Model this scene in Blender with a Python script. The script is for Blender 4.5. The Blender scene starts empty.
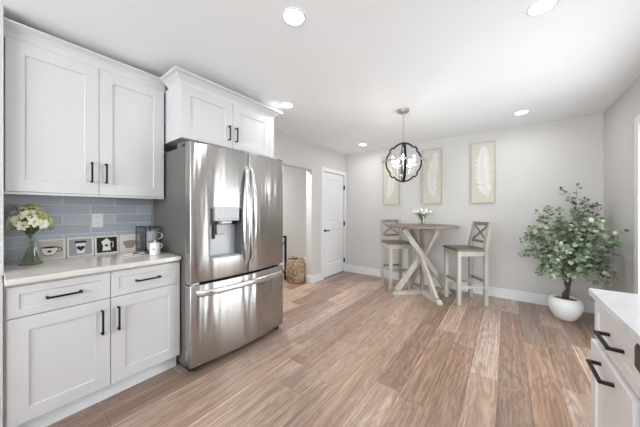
import bpy, bmesh, math, random
from mathutils import Vector, Matrix, Quaternion

SC = bpy.context.scene
COL = SC.collection

# ------------------------------------------------------------------ camera
cam_d = bpy.data.cameras.new('camera')
cam = bpy.data.objects.new('camera', cam_d); COL.objects.link(cam)
cam_d.sensor_width = 36.0
cam_d.lens = 36.0 * 245.0 / 640.0
cam_d.shift_y = -2.5 / 640.0
cam_d.clip_start = 0.02; cam_d.clip_end = 100
cam.location = (0, 0, 1.28)
cam.rotation_euler = (math.radians(90), 0, math.radians(37.24))
SC.camera = cam

# ------------------------------------------------------------------ world, daylight, exposure
w = bpy.data.worlds.new('sky'); SC.world = w; w.use_nodes = True
bg = w.node_tree.nodes['Background']
bg.inputs[0].default_value = (0.93, 0.97, 1.0, 1); bg.inputs[1].default_value = 1.3

def area(name, loc, rot, sx, sy, power, col=(1, 1, 1)):
    d = bpy.data.lights.new(name, 'AREA'); d.shape = 'RECTANGLE'; d.size = sx; d.size_y = sy
    d.energy = power; d.color = col
    o = bpy.data.objects.new(name, d); COL.objects.link(o); o.location = loc; o.rotation_euler = rot
    return o
# daylight entering by the patio door (right wall) plus an added fill behind the camera, tilted up to the ceiling
area('patio_daylight', (1.22, 2.65, 1.15), (0, math.radians(97), 0), 1.8, 1.6, 42, (0.90, 0.955, 1.0))
area('rear_fill', (-0.5, -2.95, 1.75), (math.radians(128), 0, 0), 2.4, 1.2, 140, (0.90, 0.955, 1.0))

vs = SC.view_settings
SC.display_settings.display_device = 'sRGB'
vs.view_transform = 'Standard'; vs.look = 'None'; vs.gamma = 1.0; vs.use_curve_mapping = False
vs.exposure = 0.56
SC.cycles.max_bounces = 12; SC.cycles.diffuse_bounces = 8; SC.cycles.glossy_bounces = 6
SC.cycles.transmission_bounces = 8; SC.cycles.transparent_max_bounces = 12
SC.cycles.sample_clamp_indirect = 6.0
SC.cycles.use_denoising = True
DOWNLIGHT = 2.3

R = random.Random(7)

# ------------------------------------------------------------------ materials
def new_mat(name):
    m = bpy.data.materials.new(name); m.use_nodes = True
    nt = m.node_tree
    return m, nt, nt.nodes['Principled BSDF']

def mat(name, col, rough=0.5, metal=0.0, var=0.03, scale=6.0, stretch=(1, 1, 1), bump=0.0, spec=0.5, aniso=0.0, rvar=0.0):
    m, nt, b = new_mat(name)
    N = nt.nodes; L = nt.links
    tc = N.new('ShaderNodeTexCoord'); mp = N.new('ShaderNodeMapping'); mp.inputs['Scale'].default_value = stretch
    nz = N.new('ShaderNodeTexNoise'); nz.inputs['Scale'].default_value = scale; nz.inputs['Detail'].default_value = 5
    L.new(tc.outputs['Object'], mp.inputs[0]); L.new(mp.outputs[0], nz.inputs['Vector'])
    cr = N.new('ShaderNodeValToRGB')
    cr.color_ramp.elements[0].position = 0.3; cr.color_ramp.elements[1].position = 0.7
    cr.color_ramp.elements[0].color = (*[max(0, c * (1 - var)) for c in col], 1)
    cr.color_ramp.elements[1].color = (*[min(1, c * (1 + var)) for c in col], 1)
    L.new(nz.outputs['Fac'], cr.inputs[0]); L.new(cr.outputs[0], b.inputs['Base Color'])
    b.inputs['Roughness'].default_value = rough; b.inputs['Metallic'].default_value = metal
    b.inputs['Specular IOR Level'].default_value = spec
    if aniso: b.inputs['Anisotropic'].default_value = aniso
    if rvar:
        mr = N.new('ShaderNodeMapRange'); mr.inputs['To Min'].default_value = rough - rvar; mr.inputs['To Max'].default_value = rough + rvar
        L.new(nz.outputs['Fac'], mr.inputs[0]); L.new(mr.outputs[0], b.inputs['Roughness'])
    if bump:
        bp = N.new('ShaderNodeBump'); bp.inputs['Strength'].default_value = bump; bp.inputs['Distance'].default_value = 0.01
        L.new(nz.outputs['Fac'], bp.inputs['Height']); L.new(bp.outputs[0], b.inputs['Normal'])
    return m

def emis(name, col, strength):
    m, nt, b = new_mat(name)
    b.inputs['Base Color'].default_value = (*col, 1)
    b.inputs['Emission Color'].default_value = (*col, 1); b.inputs['Emission Strength'].default_value = strength
    return m

def glass(name, tint=(0.95, 0.97, 0.96), rough=0.02, edge=0.5, top=0.7):
    m = bpy.data.materials.new(name); m.use_nodes = True
    nt = m.node_tree; N = nt.nodes; L = nt.links
    N.remove(N['Principled BSDF']); out = N['Material Output']
    tr = N.new('ShaderNodeBsdfTransparent'); tr.inputs[0].default_value = (*tint, 1)
    gl = N.new('ShaderNodeBsdfGlossy'); gl.inputs['Roughness'].default_value = rough
    lw = N.new('ShaderNodeLayerWeight'); lw.inputs[0].default_value = edge
    mr = N.new('ShaderNodeMapRange'); mr.inputs['To Min'].default_value = 0.04; mr.inputs['To Max'].default_value = top
    mx = N.new('ShaderNodeMixShader')
    L.new(lw.outputs['Facing'], mr.inputs[0]); L.new(mr.outputs[0], mx.inputs[0])
    L.new(tr.outputs[0], mx.inputs[1]); L.new(gl.outputs[0], mx.inputs[2]); L.new(mx.outputs[0], out.inputs[0])
    return m

M = {}
M['wall'] = mat('wall_paint', (0.60, 0.585, 0.57), 0.85, var=0.01, scale=2)
M['ceiling'] = mat('ceiling_paint', (0.885, 0.90, 0.915), 0.9, var=0.008, scale=2)
M['trim'] = mat('white_trim_paint', (0.76, 0.765, 0.775), 0.45, var=0.01)
M['cab'] = mat('white_cabinet_lacquer', (0.61, 0.605, 0.605), 0.38, var=0.008)
M['cabin'] = mat('cabinet_interior_frame', (0.78, 0.78, 0.79), 0.5, var=0.01)
M['toe'] = mat('toe_kick_paint', (0.80, 0.82, 0.86), 0.5, var=0.01)
M['island'] = mat('greige_cabinet_lacquer', (0.74, 0.71, 0.69), 0.45, var=0.01)
M['black'] = mat('matte_black_metal', (0.012, 0.012, 0.014), 0.45, 0.0, var=0.2, scale=40, spec=0.25)
M['blackgap'] = mat('dark_rubber_and_gap_shade', (0.02, 0.02, 0.022), 0.7, var=0.1)
M['steel'] = mat('brushed_stainless', (0.49, 0.48, 0.468), 0.27, 1.0, var=0.012, scale=3, stretch=(1, 1, 40), aniso=0.9)
_nt = M['steel'].node_tree
_tc = _nt.nodes.new('ShaderNodeTexCoord'); _mp = _nt.nodes.new('ShaderNodeMapping'); _mp.inputs['Scale'].default_value = (0, 1.0, 0.10)
_nz = _nt.nodes.new('ShaderNodeTexNoise'); _nz.inputs['Scale'].default_value = 7.5; _nz.inputs['Detail'].default_value = 1.5
_bp = _nt.nodes.new('ShaderNodeBump'); _bp.inputs['Strength'].default_value = 0.75; _bp.inputs['Distance'].default_value = 0.02
_nt.links.new(_tc.outputs['Object'], _mp.inputs[0]); _nt.links.new(_mp.outputs[0], _nz.inputs['Vector']); _nt.links.new(_nz.outputs['Fac'], _bp.inputs['Height'])
_nt.links.new(_bp.outputs[0], _nt.nodes['Principled BSDF'].inputs['Normal'])
_tg = _nt.nodes.new('ShaderNodeTangent'); _tg.direction_type = 'RADIAL'; _tg.axis = 'Z'
_nt.links.new(_tg.outputs[0], _nt.nodes['Principled BSDF'].inputs['Tangent']); _nt.nodes['Principled BSDF'].inputs['Anisotropic Rotation'].default_value = 0.25
M['steelside'] = mat('grey_fridge_side', (0.17, 0.158, 0.145), 0.4, 0.35, var=0.03, scale=4, stretch=(1, 1, 30))
M['polish'] = mat('polished_handle_steel', (0.78, 0.775, 0.765), 0.16, 1.0, var=0.02)
M['disppanel'] = mat('dispenser_silver', (0.47, 0.475, 0.48), 0.45, 0.3, var=0.05, scale=30)
M['disprec'] = mat('dispenser_grey', (0.55, 0.56, 0.58), 0.4, 0.2, var=0.05)
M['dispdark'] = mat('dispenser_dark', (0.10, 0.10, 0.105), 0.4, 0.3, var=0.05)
M['tablewhite'] = mat('whitewashed_wood', (0.46, 0.425, 0.375), 0.6, var=0.14, scale=12, stretch=(1, 1, 0.15))
M['tabletop'] = mat('weathered_brown_wood', (0.245, 0.19, 0.15), 0.45, var=0.3, scale=9, stretch=(1, 8, 1))
M['stoolwood'] = mat('taupe_weathered_wood', (0.27, 0.23, 0.185), 0.55, var=0.2, scale=14, stretch=(1, 1, 0.25))
M['stoolwhite'] = mat('worn_white_wood', (0.45, 0.425, 0.375), 0.55, var=0.12, scale=12, stretch=(1, 1, 0.2))
M['seat'] = mat('dark_taupe_seat_wood', (0.17, 0.128, 0.10), 0.4, var=0.28, scale=10, stretch=(6, 1, 1))
M['pot'] = mat('matte_white_ceramic', (0.86, 0.865, 0.875), 0.45, var=0.02, scale=8, bump=0.03)
M['bark'] = mat('brown_bark', (0.085, 0.06, 0.05), 0.85, var=0.45, scale=40, bump=0.6)
M['moss'] = mat('dry_moss', (0.16, 0.14, 0.10), 0.95, var=0.5, scale=60, bump=0.8)
M['wicker'] = None
M['nickel'] = mat('brushed_nickel', (0.52, 0.50, 0.46), 0.35, 0.85, var=0.06, scale=20)
M['silver'] = mat('silver_leaf_ring', (0.40, 0.39, 0.38), 0.35, 0.7, var=0.1, scale=30)
M['sleeve'] = mat('white_candle_sleeve', (0.85, 0.85, 0.83), 0.5, var=0.02)
M['canvas'] = mat('cream_canvas', (0.59, 0.55, 0.475), 0.9, var=0.07, scale=60, bump=0.1)
M['artframe'] = mat('grey_driftwood_frame', (0.45, 0.42, 0.37), 0.6, var=0.15, scale=20)
M['feather'] = mat('white_feather_paint', (0.74, 0.735, 0.715), 0.85, var=0.03, scale=30)
M['plate'] = mat('white_plastic', (0.85, 0.85, 0.84), 0.4, var=0.01)
M['slot'] = mat('outlet_slot', (0.05, 0.05, 0.05), 0.6, var=0.1)
M['cream'] = mat('cream_card_border', (0.78, 0.74, 0.68), 0.7, var=0.03)
M['beigecard'] = mat('beige_linen_print', (0.60, 0.54, 0.48), 0.8, var=0.06, scale=60)
M['greycard'] = mat('grey_linen_print', (0.38, 0.37, 0.385), 0.8, var=0.06, scale=60)
M['blackcard'] = mat('black_print', (0.008, 0.008, 0.008), 0.6, var=0.1)
M['inkwhite'] = mat('white_ink', (0.82, 0.82, 0.80), 0.7, var=0.02)
M['inkblack'] = mat('black_ink', (0.02, 0.02, 0.022), 0.7, var=0.1)
M['inkbeige'] = mat('taupe_ink', (0.36, 0.28, 0.23), 0.8, var=0.06)
M['ceramic'] = mat('white_glazed_ceramic', (0.86, 0.835, 0.81), 0.25, var=0.02)
M['spoon'] = mat('dark_spoon_wood', (0.05, 0.035, 0.03), 0.4, var=0.2)
M['glass'] = glass('clear_glass')
M['vaseglass'] = glass('pale_green_vase_glass', (0.985, 0.99, 0.985), 0.02, 0.2, 0.35)
M['window'] = glass('window_glass', (0.97, 0.98, 0.98), 0.0, 0.15)
M['stem'] = mat('green_stem', (0.10, 0.17, 0.06), 0.6, var=0.25, scale=30)
M['leafdark'] = mat('bouquet_leaf', (0.13, 0.22, 0.08), 0.5, var=0.3, scale=30)
M['petal'] = mat('ivory_petal', (0.85, 0.84, 0.66), 0.6, var=0.06, scale=30)
M['petalgreen'] = mat('lime_petal', (0.56, 0.60, 0.27), 0.6, var=0.1, scale=30)
M['petalyel'] = mat('yellow_throat', (0.60, 0.58, 0.22), 0.6, var=0.1)
M['tulip'] = mat('white_tulip_petal', (0.86, 0.87, 0.80), 0.55, var=0.04)
M['water'] = glass('water', (0.98, 0.99, 0.985), 0.0, 0.2, 0.2)
M['mug'] = mat('pale_grey_mug_glaze', (0.42, 0.425, 0.43), 0.25, var=0.03)
M['lens'] = emis('downlight_lens', (1, 0.99, 0.97), 9.0)
M['bulb'] = emis('candle_bulb_glow', (1, 0.985, 0.95), 5.0)
M['patio'] = mat('patio_concrete', (0.55, 0.54, 0.52), 0.9, var=0.1)
M['rangegrey'] = mat('appliance_brown_steel', (0.30, 0.26, 0.25), 0.4, 0.6, var=0.05)
M['rangeblack'] = mat('appliance_black_panel', (0.022, 0.017, 0.018), 0.4, 0.0, var=0.1)

def make_quartz(name, base, vein, rough):
    m, nt, b = new_mat(name); N = nt.nodes; L = nt.links
    tc = N.new('ShaderNodeTexCoord'); nz = N.new('ShaderNodeTexNoise'); nz.inputs['Scale'].default_value = 2.2
    nz.inputs['Detail'].default_value = 8; nz.inputs['Distortion'].default_value = 1.6
    L.new(tc.outputs['Object'], nz.inputs['Vector'])
    cr = N.new('ShaderNodeValToRGB'); e = cr.color_ramp.elements
    e[0].position = 0.44; e[0].color = (*base, 1); e[1].position = 0.56; e[1].color = (*base, 1)
    k = cr.color_ramp.elements.new(0.5); k.color = (*vein, 1)
    L.new(nz.outputs['Fac'], cr.inputs[0]); L.new(cr.outputs[0], b.inputs['Base Color'])
    b.inputs['Roughness'].default_value = rough
    return m
M['quartz'] = make_quartz('greige_quartz', (0.74, 0.70, 0.665), (0.68, 0.64, 0.60), 0.09)
M['quartzw'] = make_quartz('white_quartz', (0.76, 0.76, 0.77), (0.70, 0.70, 0.72), 0.16)

def make_tile():
    m, nt, b = new_mat('blue_grey_glass_tile'); N = nt.nodes; L = nt.links
    tc = N.new('ShaderNodeTexCoord'); sp = N.new('ShaderNodeSeparateXYZ'); cb = N.new('ShaderNodeCombineXYZ')
    L.new(tc.outputs['Object'], sp.inputs[0])
    ay = N.new('ShaderNodeMath'); ay.operation = 'ADD'; ay.inputs[1].default_value = 0.337
    az = N.new('ShaderNodeMath'); az.operation = 'ADD'; az.inputs[1].default_value = -1.2515 + 0.0765 * 20
    L.new(sp.outputs['Y'], ay.inputs[0]); L.new(sp.outputs['Z'], az.inputs[0])
    L.new(ay.outputs[0], cb.inputs['X']); L.new(az.outputs[0], cb.inputs['Y'])
    br = N.new('ShaderNodeTexBrick'); br.offset = 0.5; br.offset_frequency = 2; br.squash = 1.0
    br.inputs['Scale'].default_value = 1.0; br.inputs['Brick Width'].default_value = 0.32; br.inputs['Row Height'].default_value = 0.0765
    br.inputs['Mortar Size'].default_value = 0.0022; br.inputs['Mortar Smooth'].default_value = 0.1; br.inputs['Bias'].default_value = 0.0
    br.inputs['Color1'].default_value = (0.40, 0.437, 0.505, 1); br.inputs['Color2'].default_value = (0.50, 0.535, 0.595, 1)
    br.inputs['Mortar'].default_value = (0.74,0.74,0.74,1)
    L.new(cb.outputs[0], br.inputs['Vector']); L.new(br.outputs['Color'], b.inputs['Base Color'])
    mr = N.new('ShaderNodeMapRange'); mr.inputs['To Min'].default_value = 0.07; mr.inputs['To Max'].default_value = 0.6
    L.new(br.outputs['Fac'], mr.inputs[0]); L.new(mr.outputs[0], b.inputs['Roughness'])
    bp = N.new('ShaderNodeBump'); bp.invert = True; bp.inputs['Strength'].default_value = 0.5; bp.inputs['Distance'].default_value = 0.002
    L.new(br.outputs['Fac'], bp.inputs['Height']); L.new(bp.outputs[0], b.inputs['Normal'])
    return m
M['tile'] = make_tile()

def make_floor():
    m, nt, b = new_mat('oak_plank_floor'); N = nt.nodes; L = nt.links
    def math_(op, a, bv=None):
        n = N.new('ShaderNodeMath'); n.operation = op
        for i, v in enumerate((a, bv)):
            if v is None: continue
            if isinstance(v, (int, float)): n.inputs[i].default_value = v
            else: L.new(v, n.inputs[i])
        return n.outputs[0]
    tc = N.new('ShaderNodeTexCoord'); sp = N.new('ShaderNodeSeparateXYZ'); L.new(tc.outputs['Object'], sp.inputs[0])
    W, LN = 0.182, 1.22
    px = math_('DIVIDE', math_('ADD', sp.outputs['X'], 10.06), W)
    row = math_('FLOOR', px); fx = math_('FRACT', px)
    wn = N.new('ShaderNodeTexWhiteNoise'); wn.noise_dimensions = '1D'; L.new(row, wn.inputs['W'])
    py = math_('ADD', math_('DIVIDE', math_('ADD', sp.outputs['Y'], 20.0), LN), wn.outputs['Value'])
    colm = math_('FLOOR', py); fy = math_('FRACT', py)
    cid = N.new('ShaderNodeCombineXYZ'); L.new(row, cid.inputs[0]); L.new(colm, cid.inputs[1])
    wc = N.new('ShaderNodeTexWhiteNoise'); wc.noise_dimensions = '3D'; L.new(cid.outputs[0], wc.inputs['Vector'])
    # grain: stretched along the plank, shifted per plank
    off = N.new('ShaderNodeVectorMath'); off.operation = 'SCALE'; off.inputs['Scale'].default_value = 37.0
    L.new(wc.outputs['Color'], off.inputs[0])
    ad = N.new('ShaderNodeVectorMath'); ad.operation = 'ADD'; L.new(tc.outputs['Object'], ad.inputs[0]); L.new(off.outputs[0], ad.inputs[1])
    mp = N.new('ShaderNodeMapping'); mp.inputs['Scale'].default_value = (1.0, 0.020, 1.0); L.new(ad.outputs[0], mp.inputs[0])
    g1 = N.new('ShaderNodeTexNoise'); g1.inputs['Scale'].default_value = 70; g1.inputs['Detail'].default_value = 5; g1.inputs['Roughness'].default_value = 0.7
    L.new(mp.outputs[0], g1.inputs['Vector'])
    mp2 = N.new('ShaderNodeMapping'); mp2.inputs['Scale'].default_value = (1.0, 0.11, 1.0); L.new(ad.outputs[0], mp2.inputs[0])
    g2 = N.new('ShaderNodeTexNoise'); g2.inputs['Scale'].default_value = 9; g2.inputs['Detail'].default_value = 4; g2.inputs['Distortion'].default_value = 1.2
    L.new(mp2.outputs[0], g2.inputs['Vector'])
    # cathedral rings
    sn = math_('SINE', math_('MULTIPLY', g2.outputs['Fac'], 62.0))
    ring = math_('MULTIPLY', math_('ADD', sn, 1.0), 0.5)
    base = N.new('ShaderNodeValToRGB'); e = base.color_ramp.elements
    e[0].position = 0.0; e[0].color = (0.183, 0.108, 0.070, 1); e[1].position = 1.0; e[1].color = (0.586, 0.446, 0.370, 1)
    for p, c in ((0.3, (0.265, 0.169, 0.122)), (0.55, (0.364, 0.251, 0.192)), (0.8, (0.458, 0.330, 0.262))):
        k = e.new(p); k.color = (*c, 1)
    tone = math_('ADD', math_('ADD', math_('MULTIPLY', wc.outputs['Value'], 0.50), 0.05), math_('MULTIPLY', g2.outputs['Fac'], 0.50))
    L.new(tone, base.inputs[0])
    grain = N.new('ShaderNodeMapRange'); grain.inputs['From Min'].default_value = 0.3; grain.inputs['From Max'].default_value = 0.7
    grain.inputs['To Min'].default_value = 0.62; grain.inputs['To Max'].default_value = 1.30; L.new(g1.outputs['Fac'], grain.inputs[0])
    rg = N.new('ShaderNodeMapRange'); rg.inputs['To Min'].default_value = 0.80; rg.inputs['To Max'].default_value = 1.10; L.new(ring, rg.inputs[0])
    # knots
    vo = N.new('ShaderNodeTexVoronoi'); vo.inputs['Scale'].default_value = 2.3
    mp3 = N.new('ShaderNodeMapping'); mp3.inputs['Scale'].default_value = (1.0, 0.45, 1.0); L.new(ad.outputs[0], mp3.inputs[0]); L.new(mp3.outputs[0], vo.inputs['Vector'])
    kn = N.new('ShaderNodeMapRange'); kn.inputs['From Min'].default_value = 0.0; kn.inputs['From Max'].default_value = 0.09
    kn.inputs['To Min'].default_value = 0.62; kn.inputs['To Max'].default_value = 1.0; L.new(vo.outputs['Distance'], kn.inputs[0])
    f = math_('MULTIPLY', math_('MULTIPLY', grain.outputs[0], rg.outputs[0]), kn.outputs[0])
    # seams
    ex = math_('MINIMUM', fx, math_('SUBTRACT', 1.0, fx)); ey = math_('MINIMUM', fy, math_('SUBTRACT', 1.0, fy))
    sx = math_('GREATER_THAN', ex, 0.014); sy = math_('GREATER_THAN', ey, 0.0018)
    wl = N.new('ShaderNodeTexWhiteNoise'); wl.noise_dimensions = '1D'; L.new(math_('ADD', row, 0.37), wl.inputs['W'])
    pale = math_('MULTIPLY', math_('GREATER_THAN', wl.outputs['Value'], 0.45), math_('LESS_THAN', fx, 0.055))
    palef = math_('ADD', math_('MULTIPLY', pale, 0.42), 1.0)
    seam = math_('ADD', math_('MULTIPLY', math_('MULTIPLY', sx, sy), 0.35), 0.65)
    f2 = math_('MULTIPLY', math_('MULTIPLY', f, seam), palef)
    mul = N.new('ShaderNodeVectorMath'); mul.operation = 'SCALE'; hs = N.new('ShaderNodeHueSaturation'); wh = N.new('ShaderNodeTexWhiteNoise'); wh.noise_dimensions = '4D'; wh.inputs['W'].default_value = 3.3
    L.new(cid.outputs[0], wh.inputs['Vector']); L.new(math_('ADD', math_('MULTIPLY', wh.outputs['Value'], 0.26), 0.86), hs.inputs['Saturation'])
    L.new(base.outputs[0], hs.inputs['Color']); L.new(hs.outputs[0], mul.inputs[0]); L.new(f2, mul.inputs['Scale'])
    L.new(mul.outputs[0], b.inputs['Base Color'])
    b.inputs['Roughness'].default_value = 0.31; b.inputs['Specular IOR Level'].default_value = 0.65
    bp = N.new('ShaderNodeBump'); bp.inputs['Strength'].default_value = 0.12; bp.inputs['Distance'].default_value = 0.004
    L.new(g1.outputs['Fac'], bp.inputs['Height']); L.new(bp.outputs[0], b.inputs['Normal'])
    return m
M['floor'] = make_floor()

def make_leaf():
    m, nt, b = new_mat('eucalyptus_leaf'); N = nt.nodes; L = nt.links
    ge = N.new('ShaderNodeNewGeometry'); cr = N.new('ShaderNodeValToRGB'); e = cr.color_ramp.elements
    e[0].position = 0; e[0].color = (0.07, 0.105, 0.055, 1); e[1].position = 1; e[1].color = (0.40, 0.44, 0.32, 1)
    for p, c in ((0.35, (0.125, 0.17, 0.10)), (0.7, (0.215, 0.275, 0.18))):
        k = e.new(p); k.color = (*c, 1)
    L.new(ge.outputs['Random Per Island'], cr.inputs[0]); L.new(cr.outputs[0], b.inputs['Base Color'])
    b.inputs['Roughness'].default_value = 0.5
    return m
M['leaf'] = make_leaf()

def make_wicker():
    m, nt, b = new_mat('woven_seagrass'); N = nt.nodes; L = nt.links
    tc = N.new('ShaderNodeTexCoord')
    nz = N.new('ShaderNodeTexNoise'); nz.inputs['Scale'].default_value = 22; nz.inputs['Detail'].default_value = 3
    L.new(tc.outputs['Object'], nz.inputs['Vector'])
    cr = N.new('ShaderNodeValToRGB'); e = cr.color_ramp.elements
    e[0].position = 0.3; e[0].color = (0.20, 0.125, 0.075, 1); e[1].position = 0.7; e[1].color = (0.56, 0.42, 0.30, 1)
    L.new(nz.outputs['Fac'], cr.inputs[0]); L.new(cr.outputs[0], b.inputs['Base Color'])
    b.inputs['Roughness'].default_value = 0.85
    return m
M['wicker'] = make_wicker()

# ------------------------------------------------------------------ mesh helpers
def box(bm, x0, x1, y0, y1, z0, z1, bev=0.0, mat4=None):
    x0, x1 = sorted((x0, x1)); y0, y1 = sorted((y0, y1)); z0, z1 = sorted((z0, z1))
    vs_ = [bm.verts.new(Vector(p)) for p in ((x0, y0, z0), (x1, y0, z0), (x1, y1, z0), (x0, y1, z0), (x0, y0, z1), (x1, y0, z1), (x1, y1, z1), (x0, y1, z1))]
    fs = [bm.faces.new([vs_[i] for i in f]) for f in ((0, 3, 2, 1), (4, 5, 6, 7), (0, 1, 5, 4), (1, 2, 6, 5), (2, 3, 7, 6), (3, 0, 4, 7))]
    new = list(vs_)
    if bev > 0:
        es = set(e for f in fs for e in f.edges)
        r = bmesh.ops.bevel(bm, geom=list(es), offset=bev, segments=2, profile=0.5, affect='EDGES')
        new = list({v for f in r['faces'] for v in f.verts} | {v for v in vs_ if v.is_valid})
        # also the untouched inner faces' verts
        allv = set(new)
        for v in list(allv):
            for f in v.link_faces:
                for q in f.verts: allv.add(q)
        new = list(allv)
    if mat4 is not None:
        for v in new: v.co = mat4 @ v.co
    return new

def B(*args, **k):
    bm = bmesh.new(); box(bm, *args, **k); return bm

def bar(bm, a, b_, w_, t_, up=(0, 0, 1), bev=0.0):
    """a straight square-section bar from a to b"""
    a = Vector(a); b_ = Vector(b_); d = (b_ - a); ln = d.length; d.normalize()
    u = Vector(up); s = d.cross(u)
    if s.length < 1e-4: u = Vector((1, 0, 0)); s = d.cross(u)
    s.normalize(); n = s.cross(d)
    m4 = Matrix(((d.x, s.x, n.x, a.x), (d.y, s.y, n.y, a.y), (d.z, s.z, n.z, a.z), (0, 0, 0, 1)))
    box(bm, 0, ln, -w_ / 2, w_ / 2, -t_ / 2, t_ / 2, bev, m4)

def tube(bm, pts, r, seg=8, closed=False, caps=True, flat=None):
    pts = [Vector(p) for p in pts]; n = len(pts)
    rs = r if isinstance(r, (list, tuple)) else [r] * n
    rings = []; prev = None
    for i, p in enumerate(pts):
        if closed: t = pts[(i + 1) % n] - pts[i - 1]
        else: t = pts[min(i + 1, n - 1)] - pts[max(i - 1, 0)]
        t.normalize()
        if prev is None:
            a = Vector((0, 0, 1)) if abs(t.z) < 0.9 else Vector((1, 0, 0))
            u = t.cross(a).normalized()
        else:
            u = (prev - t * prev.dot(t))
            u = u.normalized() if u.length > 1e-6 else t.orthogonal().normalized()
        v = t.cross(u); prev = u
        ring = []
        for k in range(seg):
            an = 2 * math.pi * k / seg
            ca, sa = math.cos(an) * rs[i], math.sin(an) * rs[i]
            if flat: sa *= flat
            ring.append(bm.verts.new(p + u * ca + v * sa))
        rings.append(ring)
    m = n if closed else n - 1
    for i in range(m):
        a, b_ = rings[i], rings[(i + 1) % n]
        for k in range(seg):
            bm.faces.new((a[k], a[(k + 1) % seg], b_[(k + 1) % seg], b_[k]))
    if caps and not closed:
        bm.faces.new(list(reversed(rings[0]))); bm.faces.new(rings[-1])

def lathe(bm, prof, seg=32, c=(0, 0, 0), cap0=True, cap1=True):
    c = Vector(c); rings = []
    for r_, z in prof:
        rings.append([bm.verts.new(c + Vector((r_ * math.cos(2 * math.pi * k / seg), r_ * math.sin(2 * math.pi * k / seg), z))) for k in range(seg)])
    for a, b_ in zip(rings, rings[1:]):
        for k in range(seg): bm.faces.new((a[k], a[(k + 1) % seg], b_[(k + 1) % seg], b_[k]))
    if cap0: bm.faces.new(list(reversed(rings[0])))
    if cap1: bm.faces.new(rings[-1])

def prism(bm, poly, frame, t0, t1):
    """extrude a 2-D polygon: frame = (origin, U, V, W); from t0 to t1 along W"""
    o, U, V, W = [Vector(q) for q in frame]
    a = [bm.verts.new(o + U * p[0] + V * p[1] + W * t0) for p in poly]
    b_ = [bm.verts.new(o + U * p[0] + V * p[1] + W * t1) for p in poly]
    n = len(poly)
    bm.faces.new(list(reversed(a))); bm.faces.new(b_)
    for i in range(n): bm.faces.new((a[i], a[(i + 1) % n], b_[(i + 1) % n], b_[i]))

def shift(bm, v):
    v = Vector(v)
    for q in bm.verts: q.co += v
    return bm

def obj(name, bm, m, parent=None, loc=None, smooth=False, label=None):
    bmesh.ops.recalc_face_normals(bm, faces=bm.faces)
    me = bpy.data.meshes.new(name); bm.to_mesh(me); bm.free()
    if m is not None: me.materials.append(M[m] if isinstance(m, str) else m)
    if smooth:
        for p in me.polygons: p.use_smooth = True
        try: me.set_sharp_from_angle(angle=math.radians(38))
        except Exception: pass
    o = bpy.data.objects.new(name, me); COL.objects.link(o)
    if parent: o.parent = parent
    if loc is not None: o.location = loc
    if label: o['label'] = label
    return o

def thing(name, label, cat, loc=(0, 0, 0), rz=0.0, group=None):
    o = bpy.data.objects.new(name, None); COL.objects.link(o); o.empty_display_size = 0.05
    o.location = loc; o.rotation_euler = (0, 0, rz)
    o['label'] = label; o['category'] = cat
    if group: o['group'] = group
    return o

def tag(o, label, cat, group=None):
    o['label'] = label; o['category'] = cat
    if group: o['group'] = group
    return o

def struct(name, bm, m, parent=None, smooth=False):
    o = obj(name, bm, m, parent, smooth=smooth)
    if parent is None: o['kind'] = 'structure'
    return o

def dup(root, loc, rz, label=None, group=None):
    r_ = root.copy(); COL.objects.link(r_); r_.location = loc; r_.rotation_euler = (0, 0, rz)
    if label: r_['label'] = label
    if group: r_['group'] = group
    for ch in list(root.children):
        c = ch.copy(); COL.objects.link(c); c.parent = r_
        for g in list(ch.children):
            d = g.copy(); COL.objects.link(d); d.parent = c
    return r_

X, Y, Z = Vector((1, 0, 0)), Vector((0, 1, 0)), Vector((0, 0, 1))
FACE_PX = (Y, Z, X)          # front that faces +X (left-hand cabinets)
FACE_NX = (-Y, Z, -X)        # front that faces -X (right-hand cabinets)
FACE_NY = (X, Z, -Y)         # front that faces -Y (back wall)

def shaker(bm, origin, face, w_, h_, t_=0.02, rail=0.06, rec=0.008):
    """shaker front: origin = lower corner at the back of the panel"""
    U, V, W = face; o = Vector(origin)
    def rect(a0, a1, b0, b1, d): return [bm.verts.new(o + U * a + V * b_ + W * d) for a, b_ in ((a0, b0), (a1, b0), (a1, b1), (a0, b1))]
    e = 0.0015
    back = rect(0, w_, 0, h_, 0); side = rect(0, w_, 0, h_, t_ - e); out = rect(e, w_ - e, e, h_ - e, t_)
    inn = rect(rail, w_ - rail, rail, h_ - rail, t_); s = 0.003
    low = rect(rail + s, w_ - rail - s, rail + s, h_ - rail - s, t_ - rec)
    bm.faces.new(list(reversed(back))); bm.faces.new(low)
    for a, b_ in ((back, side), (side, out), (out, inn), (inn, low)):
        for i in range(4): bm.faces.new((a[i], a[(i + 1) % 4], b_[(i + 1) % 4], b_[i]))

def pull(bm, a, b_, W, stand=0.034, th=0.011):
    """square bar pull between the feet a and b on a front whose outward direction is W"""
    a = Vector(a); b_ = Vector(b_); d = (b_ - a).normalized()
    bar(bm, a + W * stand - d * th / 2, b_ + W * stand + d * th / 2, th, th, up=W, bev=0.0015)
    bar(bm, a, a + W * (stand - th / 2 + 0.001), th, th, up=d, bev=0.001)
    bar(bm, b_, b_ + W * (stand - th / 2 + 0.001), th, th, up=d, bev=0.001)

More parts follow.
